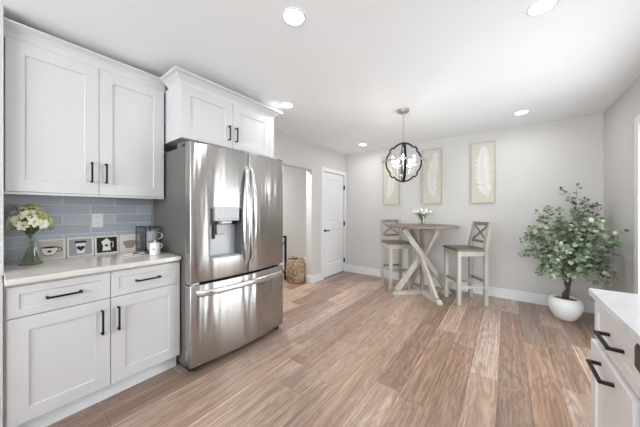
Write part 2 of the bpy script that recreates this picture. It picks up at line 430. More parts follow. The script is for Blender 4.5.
# ================================================================== the setting
XL, XR, YB, YR, ZC = -2.73, 0.95, 4.50, -2.7, 2.49
HX = -3.95                                          # far wall of the next room
struct('floor', B(HX - 0.1, XR + 0.12, YR - 0.12, 5.9, -0.12, 0), 'floor')
struct('ceiling', B(HX - 0.1, XR + 0.12, YR - 0.12, 5.9, ZC, ZC + 0.12), 'ceiling')
OY0, OY1, OZ = 2.28, 3.35, 2.01                     # cased-less opening in the left wall
DY0, DY1, DZ = 3.69, 4.435, 2.03                    # closet door in the left wall
bm = bmesh.new()
T0 = XL - 0.125
box(bm, T0, XL, YR, OY0, 0, ZC); box(bm, T0, XL, OY0, OY1, OZ, ZC)
box(bm, T0, XL, OY1, DY0, 0, ZC); box(bm, T0, XL, DY0, DY1, DZ, ZC); box(bm, T0, XL, DY1, YB + 0.12, 0, ZC)
struct('wall_left', bm, 'wall')
struct('wall_back', B(XL, XR + 0.12, YB, YB + 0.12, 0, ZC), 'wall')
# right wall with the patio door opening
PY0, PY1, PZ = 1.86, 3.44, 2.05
bm = bmesh.new()
box(bm, XR, XR + 0.12, YR, PY0, 0, ZC); box(bm, XR, XR + 0.12, PY0, PY1, PZ, ZC); box(bm, XR, XR + 0.12, PY1, YB, 0, ZC)
struct('wall_right', bm, 'wall')
# rear wall (behind the camera) with a wide window added for the rear fill
bm = bmesh.new()
WX0, WX1, WZ0, WZ1 = -1.7, 0.7, 1.05, 2.30
box(bm, XL, WX0, YR - 0.12, YR, 0, ZC); box(bm, WX1, XR + 0.12, YR - 0.12, YR, 0, ZC)
box(bm, WX0, WX1, YR - 0.12, YR, 0, WZ0); box(bm, WX0, WX1, YR - 0.12, YR, WZ1, ZC)
struct('wall_rear', bm, 'wall')
# the next room seen through the opening
bm = bmesh.new(); box(bm, HX - 0.1, HX, 0.9, 5.9, 0, ZC); struct('wall_hall', bm, 'wall')
bm = bmesh.new(); box(bm, HX, T0, 5.78, 5.9, 0, ZC); box(bm, HX, T0, 0.9, 1.02, 0, ZC); struct('wall_hall_ends', bm, 'wall')
# tall white panel that ends the cabinet run next to the camera
bm = bmesh.new(); box(bm, XL, -2.36, -0.40, 0.0205, 0.90, ZC); box(bm, XL, -2.092, -0.40, 0.016, 0, 0.90)
struct('wall_near', bm, 'wall')

# baseboards
def baseboard(name, boxes):
    bm = bmesh.new()
    for (x0, x1, y0, y1) in boxes:
        box(bm, x0, x1, y0, y1, 0.0, 0.142, bev=0.004)
    return struct(name, bm, 'trim')
baseboard('baseboard_back', [(XL + 0.002, XR - 0.002, YB - 0.016, YB - 0.0005)])
baseboard('baseboard_left', [(XL + 0.0005, XL + 0.016, OY1, 3.615), (T0 + 0.01, XL + 0.016, OY1 - 0.014, OY1 - 0.0005)])
baseboard('baseboard_right', [(XR - 0.016, XR - 0.0005, PY1 + 0.11, YB - 0.017)])
baseboard('baseboard_hall', [(HX + 0.0005, HX + 0.016, 1.03, 5.77)])

# closet door
d = struct('door_1', bmesh.new(), None)
bpy.data.objects.remove(d)
bm = bmesh.new()
Wd = DY1 - DY0 - 0.008; U, V, Wn = FACE_PX
o0 = Vector((XL - 0.050, DY0 + 0.004, 0.014)); Hd = DZ - 0.018
# two-panel door: slab with recessed panels and a raised field in each
ys = [0, 0.115, Wd - 0.115, Wd]; zs = [0, 0.235, 0.90, 1.045, Hd - 0.135, Hd]; td = 0.036
for i in range(3):
    for j in range(5):
        if i == 1 and j in (1, 3):
            a0, a1, b0, b1 = ys[1], ys[2], zs[j], zs[j + 1]
            def rc(m_, dd): return [bm.verts.new(o0 + U * a + V * b_ + Wn * dd) for a, b_ in ((a0 + m_, b0 + m_), (a1 - m_, b0 + m_), (a1 - m_, b1 - m_), (a0 + m_, b1 - m_))]
            rs_ = [rc(0, td), rc(0.012, td - 0.010), rc(0.030, td - 0.010), rc(0.052, td - 0.003)]
            for p, q in zip(rs_, rs_[1:]):
                for k in range(4): bm.faces.new((p[k], p[(k + 1) % 4], q[(k + 1) % 4], q[k]))
            bm.faces.new(rs_[-1])
        else:
            bm.faces.new([bm.verts.new(o0 + U * a + V * b_ + Wn * td) for a, b_ in ((ys[i], zs[j]), (ys[i + 1], zs[j]), (ys[i + 1], zs[j + 1]), (ys[i], zs[j + 1]))])
bmesh.ops.remove_doubles(bm, verts=bm.verts, dist=1e-5)
box(bm, o0.x, o0.x + td - 0.012, o0.y, o0.y + Wd, o0.z, o0.z + Hd)
box(bm, o0.x + td - 0.013, o0.x + td - 0.0002, o0.y, o0.y + 0.004, o0.z, o0.z + Hd)
door1 = struct('door_1', bm, 'trim')
bm = bmesh.new(); hx = XL - 0.014
lathe_bm = bmesh.new(); lathe(lathe_bm, [(0.026, 0), (0.026, 0.006), (0.012, 0.009), (0.011, 0.04)], 20)
for v in lathe_bm.verts: v.co = Vector((hx + v.co.z, DY0 + 0.07 + v.co.x, 0.905 + v.co.y))
obj('door_handle_rose', lathe_bm, 'black', door1, smooth=True)
bar(bm, (hx + 0.042, DY0 + 0.058, 0.905), (hx + 0.042, DY0 + 0.175, 0.900), 0.012, 0.02, up=(0, 0, 1), bev=0.004)
obj('door_handle', bm, 'black', door1)
for hz in (1.775, 1.015, 0.245):
    bm = bmesh.new(); box(bm, XL - 0.012, XL + 0.012, DY1 - 0.012, DY1 + 0.012, hz - 0.045, hz + 0.045, bev=0.002)
    tube(bm, [(XL + 0.014, DY1, hz - 0.048), (XL + 0.014, DY1, hz + 0.048)], 0.007, 8)
    obj('hinge', bm, 'black', door1)
obj('door_gap_shade', B(XL - 0.05, XL - 0.02, DY0 + 0.004, DY1 - 0.004, 0.001, 0.0135), 'blackgap', door1)  # black strip standing in for the shade in the gap under the door
bm = bmesh.new()
box(bm, XL + 0.0003, XL + 0.016, DY0 - 0.072, DY0, 0, DZ + 0.07, bev=0.003)
box(bm, XL + 0.0003, XL + 0.016, DY1, YB - 0.0005, 0, DZ + 0.07, bev=0.003)
box(bm, XL + 0.0003, XL + 0.016, DY0, DY1, DZ, DZ + 0.07, bev=0.003)
struct('trim_1', bm, 'trim')
obj('jamb', B(T0, XL, DY0 - 0.0, DY0 + 0.003, 0, DZ), 'trim', bpy.data.objects['trim_1'])

# patio door
bm = bmesh.new()
cw = 0.085
box(bm, XR - 0.018, XR - 0.0005, PY1, PY1 + cw, 0, PZ + cw, bev=0.003)
box(bm, XR - 0.018, XR - 0.0005, PY0 - cw, PY0, 0, PZ + cw, bev=0.003)
box(bm, XR - 0.018, XR - 0.0005, PY0, PY1, PZ, PZ + cw, bev=0.003)
struct('trim_2', bm, 'trim')
bm = bmesh.new()
x0, x1 = XR + 0.035, XR + 0.085
for (a, b_) in ((PY0, (PY0 + PY1) / 2), ((PY0 + PY1) / 2, PY1)):
    dx = 0 if a == PY0 else -0.0
    box(bm, x0, x1, a + 0.001, a + 0.06, 0.001, PZ - 0.001); box(bm, x0, x1, b_ - 0.06, b_ - 0.001, 0.001, PZ - 0.001)
    box(bm, x0, x1, a + 0.06, b_ - 0.06, 0.001, 0.09); box(bm, x0, x1, a + 0.06, b_ - 0.06, PZ - 0.07, PZ - 0.001)
door2 = struct('door_2', bm, 'trim')
for (a, b_) in ((PY0 + 0.06, (PY0 + PY1) / 2 - 0.06), ((PY0 + PY1) / 2 + 0.06, PY1 - 0.06)):
    obj('pane', B(XR + 0.057, XR + 0.063, a, b_, 0.09, PZ - 0.07), 'window', door2)
obj('door_pull', B(XR + 0.012, XR + 0.034, 2.70, 2.72, 0.92, 1.12, bev=0.004), 'black', door2)
# unseen window added behind the camera, placed to suit the rear fill
bm = bmesh.new()
ww = WX1 - WX0; n = 3
box(bm, WX0, WX1, YR - 0.08, YR - 0.03, WZ0, WZ0 + 0.05); box(bm, WX0, WX1, YR - 0.08, YR - 0.03, WZ1 - 0.05, WZ1)
for k in range(n + 1):
    xx = WX0 + ww * k / n
    box(bm, max(WX0, xx - 0.05), min(WX1, xx + 0.05), YR - 0.08, YR - 0.03, WZ0 + 0.05, WZ1 - 0.05)
win = struct('window_1', bm, 'trim')
for k in range(n):
    obj('pane', B(WX0 + ww * k / n + 0.05, WX0 + ww * (k + 1) / n - 0.05, YR - 0.058, YR - 0.052, WZ0 + 0.05, WZ1 - 0.05), 'window', win)
struct('patio_ground', B(XR + 0.12, 9, -3, 10, -0.15, -0.03), 'patio')

# backsplash
struct('backsplash', B(XL + 0.0005, XL + 0.010, 0.0215, 0.897, 0.917, 1.3985), 'tile')

# ================================================================== left base cabinet
FX = -2.105
base = thing('base_cabinet', 'white two-door base cabinet under the beige stone worktop, left of the fridge', 'cabinet', (XL, 0.02, 0))
def L_(o): return Vector(o) - Vector((XL, 0.02, 0))
bm = bmesh.new(); box(bm, XL + 0.001, FX - 0.021, 0.018, 0.8935, 0.115, 0.884); shift(bm, -Vector((XL, 0.02, 0)))
obj('body', bm, 'cabin', base)
bm = bmesh.new(); box(bm, XL + 0.001, -2.172, 0.018, 0.8935, 0.001, 0.115); shift(bm, -Vector((XL, 0.02, 0)))
obj('toe_kick', bm, 'toe', base)
for (a0, a1, h0, h1) in ((0.028, 0.4555, 0.172, 0.312), (0.4595, 0.8925, 0.600, 0.742)):
    bm = bmesh.new(); shaker(bm, L_((FX - 0.020, a0, 0.702)), FACE_PX, a1 - a0, 0.168, 0.02, 0.042, 0.006)
    dr = obj('drawer', bm, 'cab', base)
    bm = bmesh.new(); pull(bm, L_((FX - 0.0045 if False else FX - 0.006, h0, 0.785)), L_((FX - 0.006, h1, 0.785)), X, 0.040)
    obj('handle', bm, 'black', dr)
for (a0, a1, hy) in ((0.028, 0.4555, 0.412), (0.4595, 0.8925, 0.496)):
    bm = bmesh.new(); shaker(bm, L_((FX - 0.020, a0, 0.117)), FACE_PX, a1 - a0, 0.580, 0.02, 0.076, 0.008)
    dr = obj('door', bm, 'cab', base)
    bm = bmesh.new(); pull(bm, L_((FX, hy, 0.484)), L_((FX, hy, 0.627)), X, 0.034)
    obj('handle', bm, 'black', dr)
tag(obj('worktop', B(XL + 0.0105, -2.082, 0.0215, 0.8945, 0.885, 0.917, bev=0.004), 'quartz'), 'glossy beige stone worktop on the white cabinet beside the fridge', 'countertop')

# ================================================================== left wall cabinet
UX = -2.41
up = thing('wall_cabinet', 'white two-door wall cabinet above the blue grey tiles', 'cabinet', (XL, 0.02, 1.40))
O = Vector((XL, 0.02, 1.40))
bm = bmesh.new(); box(bm, XL + 0.001, UX - 0.021, 0.0215, 0.8935, 1.400, 2.36); shift(bm, -O); obj('body', bm, 'cab', up)
for (a0, a1, hy) in ((0.027, 0.4555, 0.413), (0.4585, 0.890, 0.494)):
    bm = bmesh.new(); shaker(bm, Vector((UX - 0.02, a0, 1.402)) - O, FACE_PX, a1 - a0, 0.934, 0.02, 0.076, 0.008)
    dr = obj('door', bm, 'cab', up)
    bm = bmesh.new(); pull(bm, Vector((UX, hy, 1.492)) - O, Vector((UX, hy, 1.628)) - O, X, 0.034); obj('handle', bm, 'black', dr)
def crown(bm, prof, path):
    """sweep a (out, z) moulding profile along a plan path; path = [(x, y, outx, outy)], mitred"""
    rings = [[bm.verts.new(Vector((px + ox * d_, py + oy * d_, z_))) for d_, z_ in prof] for px, py, ox, oy in path]
    n = len(prof)
    for a, b_ in zip(rings, rings[1:]):
        for k in range(n): bm.faces.new((a[k], a[(k + 1) % n], b_[(k + 1) % n], b_[k]))
    bm.faces.new(list(reversed(rings[0]))); bm.faces.new(rings[-1])
bm = bmesh.new()
prof = [(-0.02, 2.336), (0.0, 2.336), (0.004, 2.350), (0.006, 2.385), (0.020, 2.405), (0.043, 2.420), (0.050, 2.423), (0.050, 2.433), (-0.02, 2.433)]
crown(bm, prof, [(UX - 0.018, 0.0215, 1, 0), (UX - 0.018, 0.904, 1, 0)]); shift(bm, -O)
obj('crown_moulding', bm, 'cab', up)
bm = bmesh.new(); box(bm, UX - 0.05, UX - 0.006, 0.0215, 0.8935, 1.385, 1.3995); shift(bm, -O); obj('light_rail', bm, 'cab', up)

# ================================================================== cabinet over the fridge
GX = -2.12
oc = thing('wall_cabinet', 'white short deep wall cabinet over the stainless fridge', 'cabinet', (XL, 0.91, 1.88))
O = Vector((XL, 0.91, 1.88))
bm = bmesh.new(); box(bm, XL + 0.001, GX - 0.021, 0.908, 1.916, 1.884, 2.35); shift(bm, -O); obj('body', bm, 'cab', oc)
bm = bmesh.new(); box(bm, GX - 0.02, GX - 0.002, 1.858, 1.916, 1.884, 2.35); shift(bm, -O); obj('filler', bm, 'cab', oc)
for (a0, a1, hy) in ((0.910, 1.3855, 1.338), (1.3895, 1.855, 1.418)):
    bm = bmesh.new(); shaker(bm, Vector((GX - 0.02, a0, 1.886)) - O, FACE_PX, a1 - a0, 0.440, 0.02, 0.074, 0.008)
    dr = obj('door', bm, 'cab', oc)
    bm = bmesh.new(); pull(bm, Vector((GX, hy, 1.960)) - O, Vector((GX, hy, 2.088)) - O, X, 0.034); obj('handle', bm, 'black', dr)
bm = bmesh.new()
prof = [(-0.02, 2.328), (0.0, 2.328), (0.004, 2.340), (0.006, 2.348), (0.016, 2.362), (0.046, 2.390), (0.068, 2.398), (0.072, 2.401), (0.072, 2.413), (-0.02, 2.413)]
crown(bm, prof, [(-2.352, 0.908, 0, -1), (GX - 0.004, 0.908, 1, -1), (GX - 0.004, 1.916, 1, 1), (XL + 0.03, 1.916, 0, 1)]); shift(bm, -O)
obj('crown_moulding', bm, 'cab', oc)

# ================================================================== refrigerator
FY0, FY1 = 0.902, 1.900
fx_edge = -1.950; bulge = 0.046; fx_back = -2.03
fr = thing('refrigerator', 'stainless steel french door fridge with ice dispenser and bottom freezer', 'refrigerator', (-2.4, 1.40, 0))
O = Vector((-2.4, 1.40, 0))
def fxs(y):
    t = (y - (FY0 + FY1) / 2) / ((FY1 - FY0) / 2)
    return fx_edge + bulge * (1 - t * t)
bm = bmesh.new(); box(bm, -2.70, fx_back - 0.012, FY0 + 0.004, FY1 - 0.004, 0.035, 1.800, bev=0.004); shift(bm, -O); obj('body', bm, 'steelside', fr)
bm = bmesh.new(); box(bm, -2.69, fx_edge - 0.05, FY0 + 0.02, FY1 - 0.02, 0.001, 0.035); shift(bm, -O); obj('base_grille', bm, 'blackgap', fr)
bm = bmesh.new(); box(bm, fx_back - 0.013, fx_back + 0.0005, FY0 + 0.012, FY1 - 0.012, 0.06, 1.79); shift(bm, -O); obj('door_gasket', bm, 'blackgap', fr)
def curved_door(y0, y1, z0, z1, recess=None):
    """door slab with a curved front, rounded vertical edges; recess = (ya, yb, za, zb, depth)"""
    bm = bmesh.new()
    ysl = [y0 + (y1 - y0) * k / 14 for k in range(15)]
    zsl = [z0, z0 + 0.006, z1 - 0.006, z1]
    if recess:
        ya, yb, za, zb, dp = recess
        ysl = sorted([y for y in ysl if abs(y - ya) > 0.012 and abs(y - yb) > 0.012] + [ya, yb]); zsl = sorted(zsl + [za, zb])
    def front(y, z):
        e = min(y - y0, y1 - y); rr = 0.014
        drop = 0.0
        if e < rr: drop = rr - math.sqrt(max(0, rr * rr - (rr - e) ** 2))
        ez = min(z - z0, z1 - z)
        if ez < 0.005: drop += 0.004
        return fxs(y) - drop
    ysl = sorted(set(ysl + [y0 + 0.002, y0 + 0.005, y0 + 0.010, y1 - 0.002, y1 - 0.005, y1 - 0.010]))
    G = [[bm.verts.new((front(y, z), y, z)) for z in zsl] for y in ysl]
    for i in range(len(ysl) - 1):
        for j in range(len(zsl) - 1):
            if recess and ya - 1e-6 <= ysl[i] and ysl[i + 1] <= yb + 1e-6 and za - 1e-6 <= zsl[j] and zsl[j + 1] <= zb + 1e-6: continue
            bm.faces.new((G[i][j], G[i + 1][j], G[i + 1][j + 1], G[i][j + 1]))
    Bk = [[bm.verts.new((fx_back, y, z)) for z in zsl] for y in (y0, y1)]
    nz = len(zsl) - 1
    for j in range(nz):
        bm.faces.new((Bk[0][j], G[0][j], G[0][j + 1], Bk[0][j + 1])); bm.faces.new((Bk[1][j], Bk[1][j + 1], G[-1][j + 1], G[-1][j]))
        bm.faces.new((Bk[0][j], Bk[0][j + 1], Bk[1][j + 1], Bk[1][j]))
    bm.faces.new([Bk[0][0]] + [Bk[1][0]] + [G[i][0] for i in range(len(ysl) - 1, -1, -1)])
    bm.faces.new([Bk[0][-1]] + [G[i][-1] for i in range(len(ysl))] + [Bk[1][-1]])
    return shift(bm, -O)
ZF = 0.690                      # top of the freezer drawer
DR = (1.052, 1.336, 0.884, 1.300, 0.06)
ldoor = obj('left_door', curved_door(FY0, 1.407, ZF + 0.022, 1.822, DR), 'steel', fr, smooth=True)
rdoor = obj('right_door', curved_door(1.413, FY1, ZF + 0.022, 1.822), 'steel', fr, smooth=True)
fdoor = obj('freezer_drawer', curved_door(FY0, FY1, 0.052, ZF), 'steel', fr, smooth=True)
# dispenser recess
ya, yb, za, zb, dp = DR
bm = bmesh.new()
xb = fx_back + 0.012
for (p) in (((xb, ya, za), (xb, yb, za), (xb, yb, zb), (xb, ya, zb)),):
    bm.faces.new([bm.verts.new(q) for q in p])
def strip(p0, p1, p2, p3): bm.faces.new([bm.verts.new(q) for q in (p0, p1, p2, p3)])
strip((xb, ya, za), (xb, ya, zb), (fxs(ya), ya, zb), (fxs(ya), ya, za))
strip((xb, ya, zb), (xb, yb, zb), (fxs(yb), yb, zb), (fxs(ya), ya, zb))
shift(bm, -O); obj('dispenser_well', bm, 'disprec', ldoor)
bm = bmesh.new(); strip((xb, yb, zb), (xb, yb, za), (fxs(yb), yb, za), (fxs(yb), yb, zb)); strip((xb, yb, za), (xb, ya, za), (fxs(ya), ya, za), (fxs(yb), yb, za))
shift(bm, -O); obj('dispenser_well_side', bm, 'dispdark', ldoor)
bm = bmesh.new(); box(bm, xb + 0.001, xb + 0.012, ya + 0.002, yb - 0.002, 1.16, zb - 0.002); shift(bm, -O); obj('dispenser_back', bm, 'rangeblack', ldoor)
bm = bmesh.new(); box(bm, xb + 0.012, fxs(1.2) + 0.006, 1.082, 1.312, 1.196, 1.318, bev=0.004); shift(bm, -O); obj('control_panel', bm, 'disppanel', ldoor)
for k, yy in enumerate((1.115, 1.155, 1.197, 1.239, 1.279)):
    bm = bmesh.new(); box(bm, fxs(1.2) + 0.0055, fxs(1.2) + 0.0068, yy - 0.010, yy + 0.010, 1.212, 1.216); shift(bm, -O); obj('button_mark', bm, 'dispdark', ldoor)
bm = bmesh.new(); box(bm, xb + 0.015, fxs(1.2) - 0.010, 1.155, 1.250, 1.172, 1.1955, bev=0.008); shift(bm, -O); obj('ice_chute', bm, 'plate', ldoor)
bm = bmesh.new(); box(bm, xb + 0.004, xb + 0.022, 1.118, 1.134, 1.04, 1.165, bev=0.003); shift(bm, -O); obj('water_lever', bm, 'rangeblack', ldoor)
bm = bmesh.new(); box(bm, xb + 0.004, xb + 0.026, 1.145, 1.225, 1.075, 1.165, bev=0.006); shift(bm, -O); obj('ice_paddle', bm, 'disppanel', ldoor)
bm = bmesh.new(); box(bm, xb + 0.001, fxs(1.2) - 0.008, ya + 0.004, yb - 0.004, za + 0.001, za + 0.010, bev=0.002); shift(bm, -O); obj('drip_tray', bm, 'disppanel', ldoor)
# door handles: flat bows
def bow(y, zlo, zhi, side):
    pts = []
    for k in range(25):
        t = k / 24.0; z = zlo + (zhi - zlo) * t
        s_ = math.sin(math.pi * t) ** 0.55
        pts.append(Vector((fxs(y) - 0.004 + 0.066 * s_, y + side * 0.014 * (1 - s_), z)))
    bm = bmesh.new(); tube(bm, pts, 0.019, 12, flat=0.62); shift(bm, -O); return bm
obj('handle', bow(1.370, 0.80, 1.690, 1), 'polish', ldoor, smooth=True)
obj('handle', bow(1.450, 0.80, 1.690, -1), 'polish', rdoor, smooth=True)
pts = []
for k in range(29):
    t = k / 28.0; y = 0.955 + (1.845 - 0.955) * t
    s_ = min(1.0, math.sin(math.pi * t) / 0.22) ** 0.6
    pts.append(Vector((fxs(y) - 0.002 + 0.052 * s_, y, 0.628)))
bm = bmesh.new(); tube(bm, pts, 0.012, 12, flat=2.1); 
shift(bm, -O); obj('handle', bm, 'polish', fdoor, smooth=True)
for y in (FY0 + 0.035, FY1 - 0.035):
    bm = bmesh.new(); box(bm, fx_back - 0.16, fx_edge - 0.012, y - 0.028, y + 0.028, 1.8225, 1.842, bev=0.004)
    box(bm, fx_back - 0.16, fx_back - 0.06, y - 0.028, y + 0.028, 1.8005, 1.8225)
    shift(bm, -O); obj('hinge_cover', bm, 'steelside', fr)
bm = bmesh.new(); box(bm, fx_back - 0.02, fx_edge - 0.003, FY0 + 0.010, FY0 + 0.075, ZF + 0.004, ZF + 0.018, bev=0.002); shift(bm, -O); obj('centre_hinge', bm, 'polish', fr)
for y in (FY0 + 0.06, FY1 - 0.06):
    bm = bmesh.new(); lathe(bm, [(0.02, 0.0005), (0.02, 0.034)], 14, (fx_edge - 0.04, y, 0)); shift(bm, -O); obj('levelling_foot', bm, 'blackgap', fr)

# ================================================================== right-hand base cabinet
IX = 0.328; IY0, IY1 = 1.205, 1.685
ic = thing('base_cabinet', 'greige drawer cabinet under the white stone worktop at the right edge', 'cabinet', (XR, IY0, 0))
O = Vector((XR, IY0, 0))
bm = bmesh.new(); box(bm, IX + 0.021, XR - 0.001, IY0, IY1, 0.11, 0.884); shift(bm, -O); obj('body', bm, 'island', ic)
bm = bmesh.new(); box(bm, IX + 0.09, XR - 0.001, IY0, IY1, 0.001, 0.11); shift(bm, -O); obj('toe_kick', bm, 'island', ic)
bm = bmesh.new(); shaker(bm, Vector((IX + 0.02, IY1 - 0.001, 0.698)) - O, FACE_NX, IY1 - IY0 - 0.002, 0.175, 0.02, 0.045, 0.006)
dr = obj('drawer', bm, 'island', ic)
bm = bmesh.new(); pull(bm, Vector((IX + 0.006, 1.500, 0.778)) - O, Vector((IX + 0.006, 1.350, 0.778)) - O, -X, 0.038, 0.012); obj('handle', bm, 'black', dr)
LXf = IX - 0.012
bm = bmesh.new(); shaker(bm, Vector((LXf + 0.02, IY1 - 0.001, 0.115)) - O, FACE_NX, IY1 - IY0 - 0.002, 0.569, 0.02, 0.07, 0.008)
dr = obj('drawer', bm, 'island', ic, label='tall lower drawer front standing slightly open')
bm = bmesh.new(); box(bm, LXf + 0.0205, IX + 0.0205, IY0 + 0.03, IY1 - 0.03, 0.16, 0.60); shift(bm, -O); obj('drawer_box', bm, 'cab', dr)
bm = bmesh.new(); pull(bm, Vector((LXf, 1.530, 0.638)) - O, Vector((LXf, 1.372, 0.638)) - O, -X, 0.036, 0.012); obj('handle', bm, 'black', dr)
tag(obj('worktop', B(0.310, XR - 0.001, -0.60, 1.692, 0.885, 0.917, bev=0.004), 'quartzw'), 'white stone worktop at the right edge, over the greige drawers', 'countertop')
dw = thing('dishwasher', 'dark appliance front with rounded black panel at the right edge beside the drawers', 'dishwasher', (XR, 0.6, 0))
O = Vector((XR, 0.6, 0))
bm = bmesh.new(); box(bm, IX + 0.03, XR - 0.001, 0.60, 1.200, 0.09, 0.88); shift(bm, -O); obj('body', bm, 'rangegrey', dw)
bm = bmesh.new(); box(bm, IX - 0.002, IX + 0.029, 0.604, 1.188, 0.09, 0.790, bev=0.004); shift(bm, -O); obj('door', bm, 'rangegrey', dw)
bm = bmesh.new(); box(bm, IX - 0.018, IX + 0.029, 0.604, 1.186, 0.795, 0.884, bev=0.016); shift(bm, -O); obj('control_panel', bm, 'rangeblack', dw)
bm = bmesh.new(); box(bm, IX + 0.09, XR - 0.001, 0.60, 1.200, 0.001, 0.09); shift(bm, -O); obj('toe_kick', bm, 'blackgap', dw)
# rest of the run towards the camera
rc = thing('base_cabinet', 'plain greige base cabinet beneath the near end of the white worktop', 'cabinet', (XR, -0.6, 0))
O = Vector((XR, -0.6, 0))
bm = bmesh.new(); box(bm, IX + 0.021, XR - 0.001, -0.59, 0.597, 0.11, 0.884); shift(bm, -O); obj('body', bm, 'island', rc)
bm = bmesh.new(); box(bm, IX + 0.09, XR - 0.001, -0.59, 0.597, 0.001, 0.11); shift(bm, -O); obj('toe_kick', bm, 'island', rc)
for a in (0.595, 0.0):
    bm = bmesh.new(); shaker(bm, Vector((IX + 0.02, a, 0.115)) - O, FACE_NX, 0.588, 0.76, 0.02, 0.07, 0.008); obj('door', bm, 'island', rc)

# ================================================================== bar table
TX, TY, TZ = -1.035, 3.975, 1.062
tb = thing('bar_table', 'round weathered-wood bar table on a whitewashed crossed-leg base', 'table', (TX, TY, 0))
bm = bmesh.new(); lathe(bm, [(0.48, TZ - 0.032), (0.494, TZ - 0.028), (0.50, TZ - 0.012), (0.50, TZ - 0.004), (0.495, TZ)], 64)
obj('tabletop', bm, 'tabletop', tb, smooth=True)
dirs = [Vector((0.70, -0.71, 0)).normalized(), Vector((-0.74, -0.67, 0)).normalized(), Vector((0.74, 0.67, 0)).normalized(), Vector((-0.70, 0.71, 0)).normalized()]
for i, dd in enumerate(dirs):
    # each leg climbs from its foot over the centre to the far side of the top; pairs are offset so they pass each other
    side = dd.cross(Z) * (0.026 if i in (0, 1) else -0.026) * (1 if i in (0, 3) else 1)
    side = dd.cross(Z) * 0.024
    bm = bmesh.new()
    bar(bm, dd * 0.395 + side + Vector((0, 0, 0.060)), -dd * 0.315 + side + Vector((0, 0, TZ - 0.06)), 0.046, 0.078, up=dd, bev=0.003)
    obj('leg', bm, 'tablewhite', tb)
for i, dd in enumerate(dirs):
    bm = bmesh.new()
    prof = [(0.028, 0.001), (0.455, 0.001), (0.455, 0.018), (0.425, 0.055), (0.028, 0.062)]
    s_ = dd.cross(Z)
    prism(bm, prof, (Vector((0, 0, 0)), dd, Z, s_), -0.036, 0.036)
    obj('foot', bm, 'tablewhite', tb)
bm = bmesh.new(); box(bm, -0.026, 0.026, -0.026, 0.026, 0.002, TZ - 0.033, bev=0.003)
for v in bm.verts: v.co = Matrix.Rotation(math.radians(45), 3, 'Z') @ v.co
obj('centre_post', bm, 'stoolwood', tb)
for sgn, (p, q) in enumerate(((0, 3), (1, 2))):
    bm = bmesh.new(); bar(bm, dirs[p] * 0.37 + Vector((0, 0, TZ - 0.047)), dirs[q] * 0.37 + Vector((0, 0, TZ - 0.047)), 0.05, 0.028, bev=0.003)
    obj('top_rail', bm, 'tablewhite', tb)

# ================================================================== bar stools
def make_stool():
    t = thing('bar_stool', '', 'stool', (0, 0, 0))
    # local: front = +X, back = -X; leg footprint 0.40 deep x 0.35 wide (outer)
    hx_, hy_, lg = 0.205, 0.188, 0.046
    for sx in (1, -1):
        for sy in (1, -1):
            bm = bmesh.new()
            if sx > 0:
                box(bm, hx_ - lg, hx_, sy * hy_, sy * (hy_ - lg), 0.001, 0.735, bev=0.003)
                obj('leg', bm, 'stoolwhite', t)
            else:
                prof = [(-hx_, 0.001), (-hx_ + lg, 0.001), (-hx_ + lg, 0.78), (-hx_ - 0.022, 1.130), (-hx_ - 0.052, 1.130), (-hx_, 0.76)]
                prism(bm, prof, (Vector((0, 0, 0)), X, Z, Y), sy * hy_, sy * (hy_ - lg + 0.006)); 
                obj('leg', bm, 'stoolwhite' if True else 'stoolwood', t)
    bm = bmesh.new(); box(bm, -0.155, 0.220, -0.205, 0.205, 0.736, 0.766, bev=0.008); box(bm, -0.202, -0.157, -0.136, 0.136, 0.7375, 0.765)
    obj('seat', bm, 'seat', t)
    bm = bmesh.new()
    box(bm, hx_ - 0.030, hx_ - 0.008, -hy_ + lg, hy_ - lg, 0.665, 0.735)
    box(bm, -hx_ + 0.010, -hx_ + 0.032, -hy_ + lg, hy_ - lg, 0.665, 0.735)
    for sy in (1, -1): box(bm, -hx_ + lg, hx_ - lg, sy * (hy_ - 0.008), sy * (hy_ - 0.030), 0.665, 0.735)
    obj('apron', bm, 'stoolwhite', t)
    bm = bmesh.new(); box(bm, hx_ - 0.030, hx_ - 0.010, -hy_ + lg, hy_ - lg, 0.300, 0.335, bev=0.002); obj('stretcher', bm, 'stoolwood', t)
    bm = bmesh.new(); box(bm, -hx_ + 0.010, -hx_ + 0.030, -hy_ + lg, hy_ - lg, 0.300, 0.335, bev=0.002); obj('stretcher', bm, 'stoolwood', t)
    for sy in (1, -1):
        bm = bmesh.new(); box(bm, -hx_ + lg, hx_ - lg, sy * (hy_ - 0.010), sy * (hy_ - 0.030), 0.225, 0.260, bev=0.002); obj('stretcher', bm, 'stoolwhite', t)
    def bx(z): return -hx_ + 0.012 - 0.044 * (z - 0.78) / 0.35
    def rail(z0, z1):
        bm = bmesh.new(); bar(bm, (bx((z0 + z1) / 2), -hy_ + 0.034, (z0 + z1) / 2), (bx((z0 + z1) / 2), hy_ - 0.034, (z0 + z1) / 2), z1 - z0 if False else 0.022, z1 - z0, bev=0.002); return bm
    obj('top_rail', rail(1.078, 1.126), 'stoolwood', t)
    obj('lower_rail', rail(0.835, 0.872), 'stoolwood', t)
    w2 = hy_ - 0.038
    for s in (1, -1):
        bm = bmesh.new(); bar(bm, (bx(0.866) + s * 0.003, -w2 * s, 0.868), (bx(1.082) + s * 0.003, w2 * s, 1.082), 0.026, 0.014, up=(1, 0, 0), bev=0.002)
        obj('cross_slat', bm, 'stoolwood', t)
    for o in t.children:
        if o.name.startswith('leg') and o.data.vertices[0].co.x < 0: o.data.materials[0] = M['stoolwood'] if False else M['stoolwhite']
    return t
st = make_stool()
st.location = (-0.468, 4.028, 0); st.rotation_euler = (0, 0, math.atan2(-0.237, -0.312))
st['label'] = 'cross-back bar stool standing right of the round table'
st['group'] = 'bar stools at the round table'
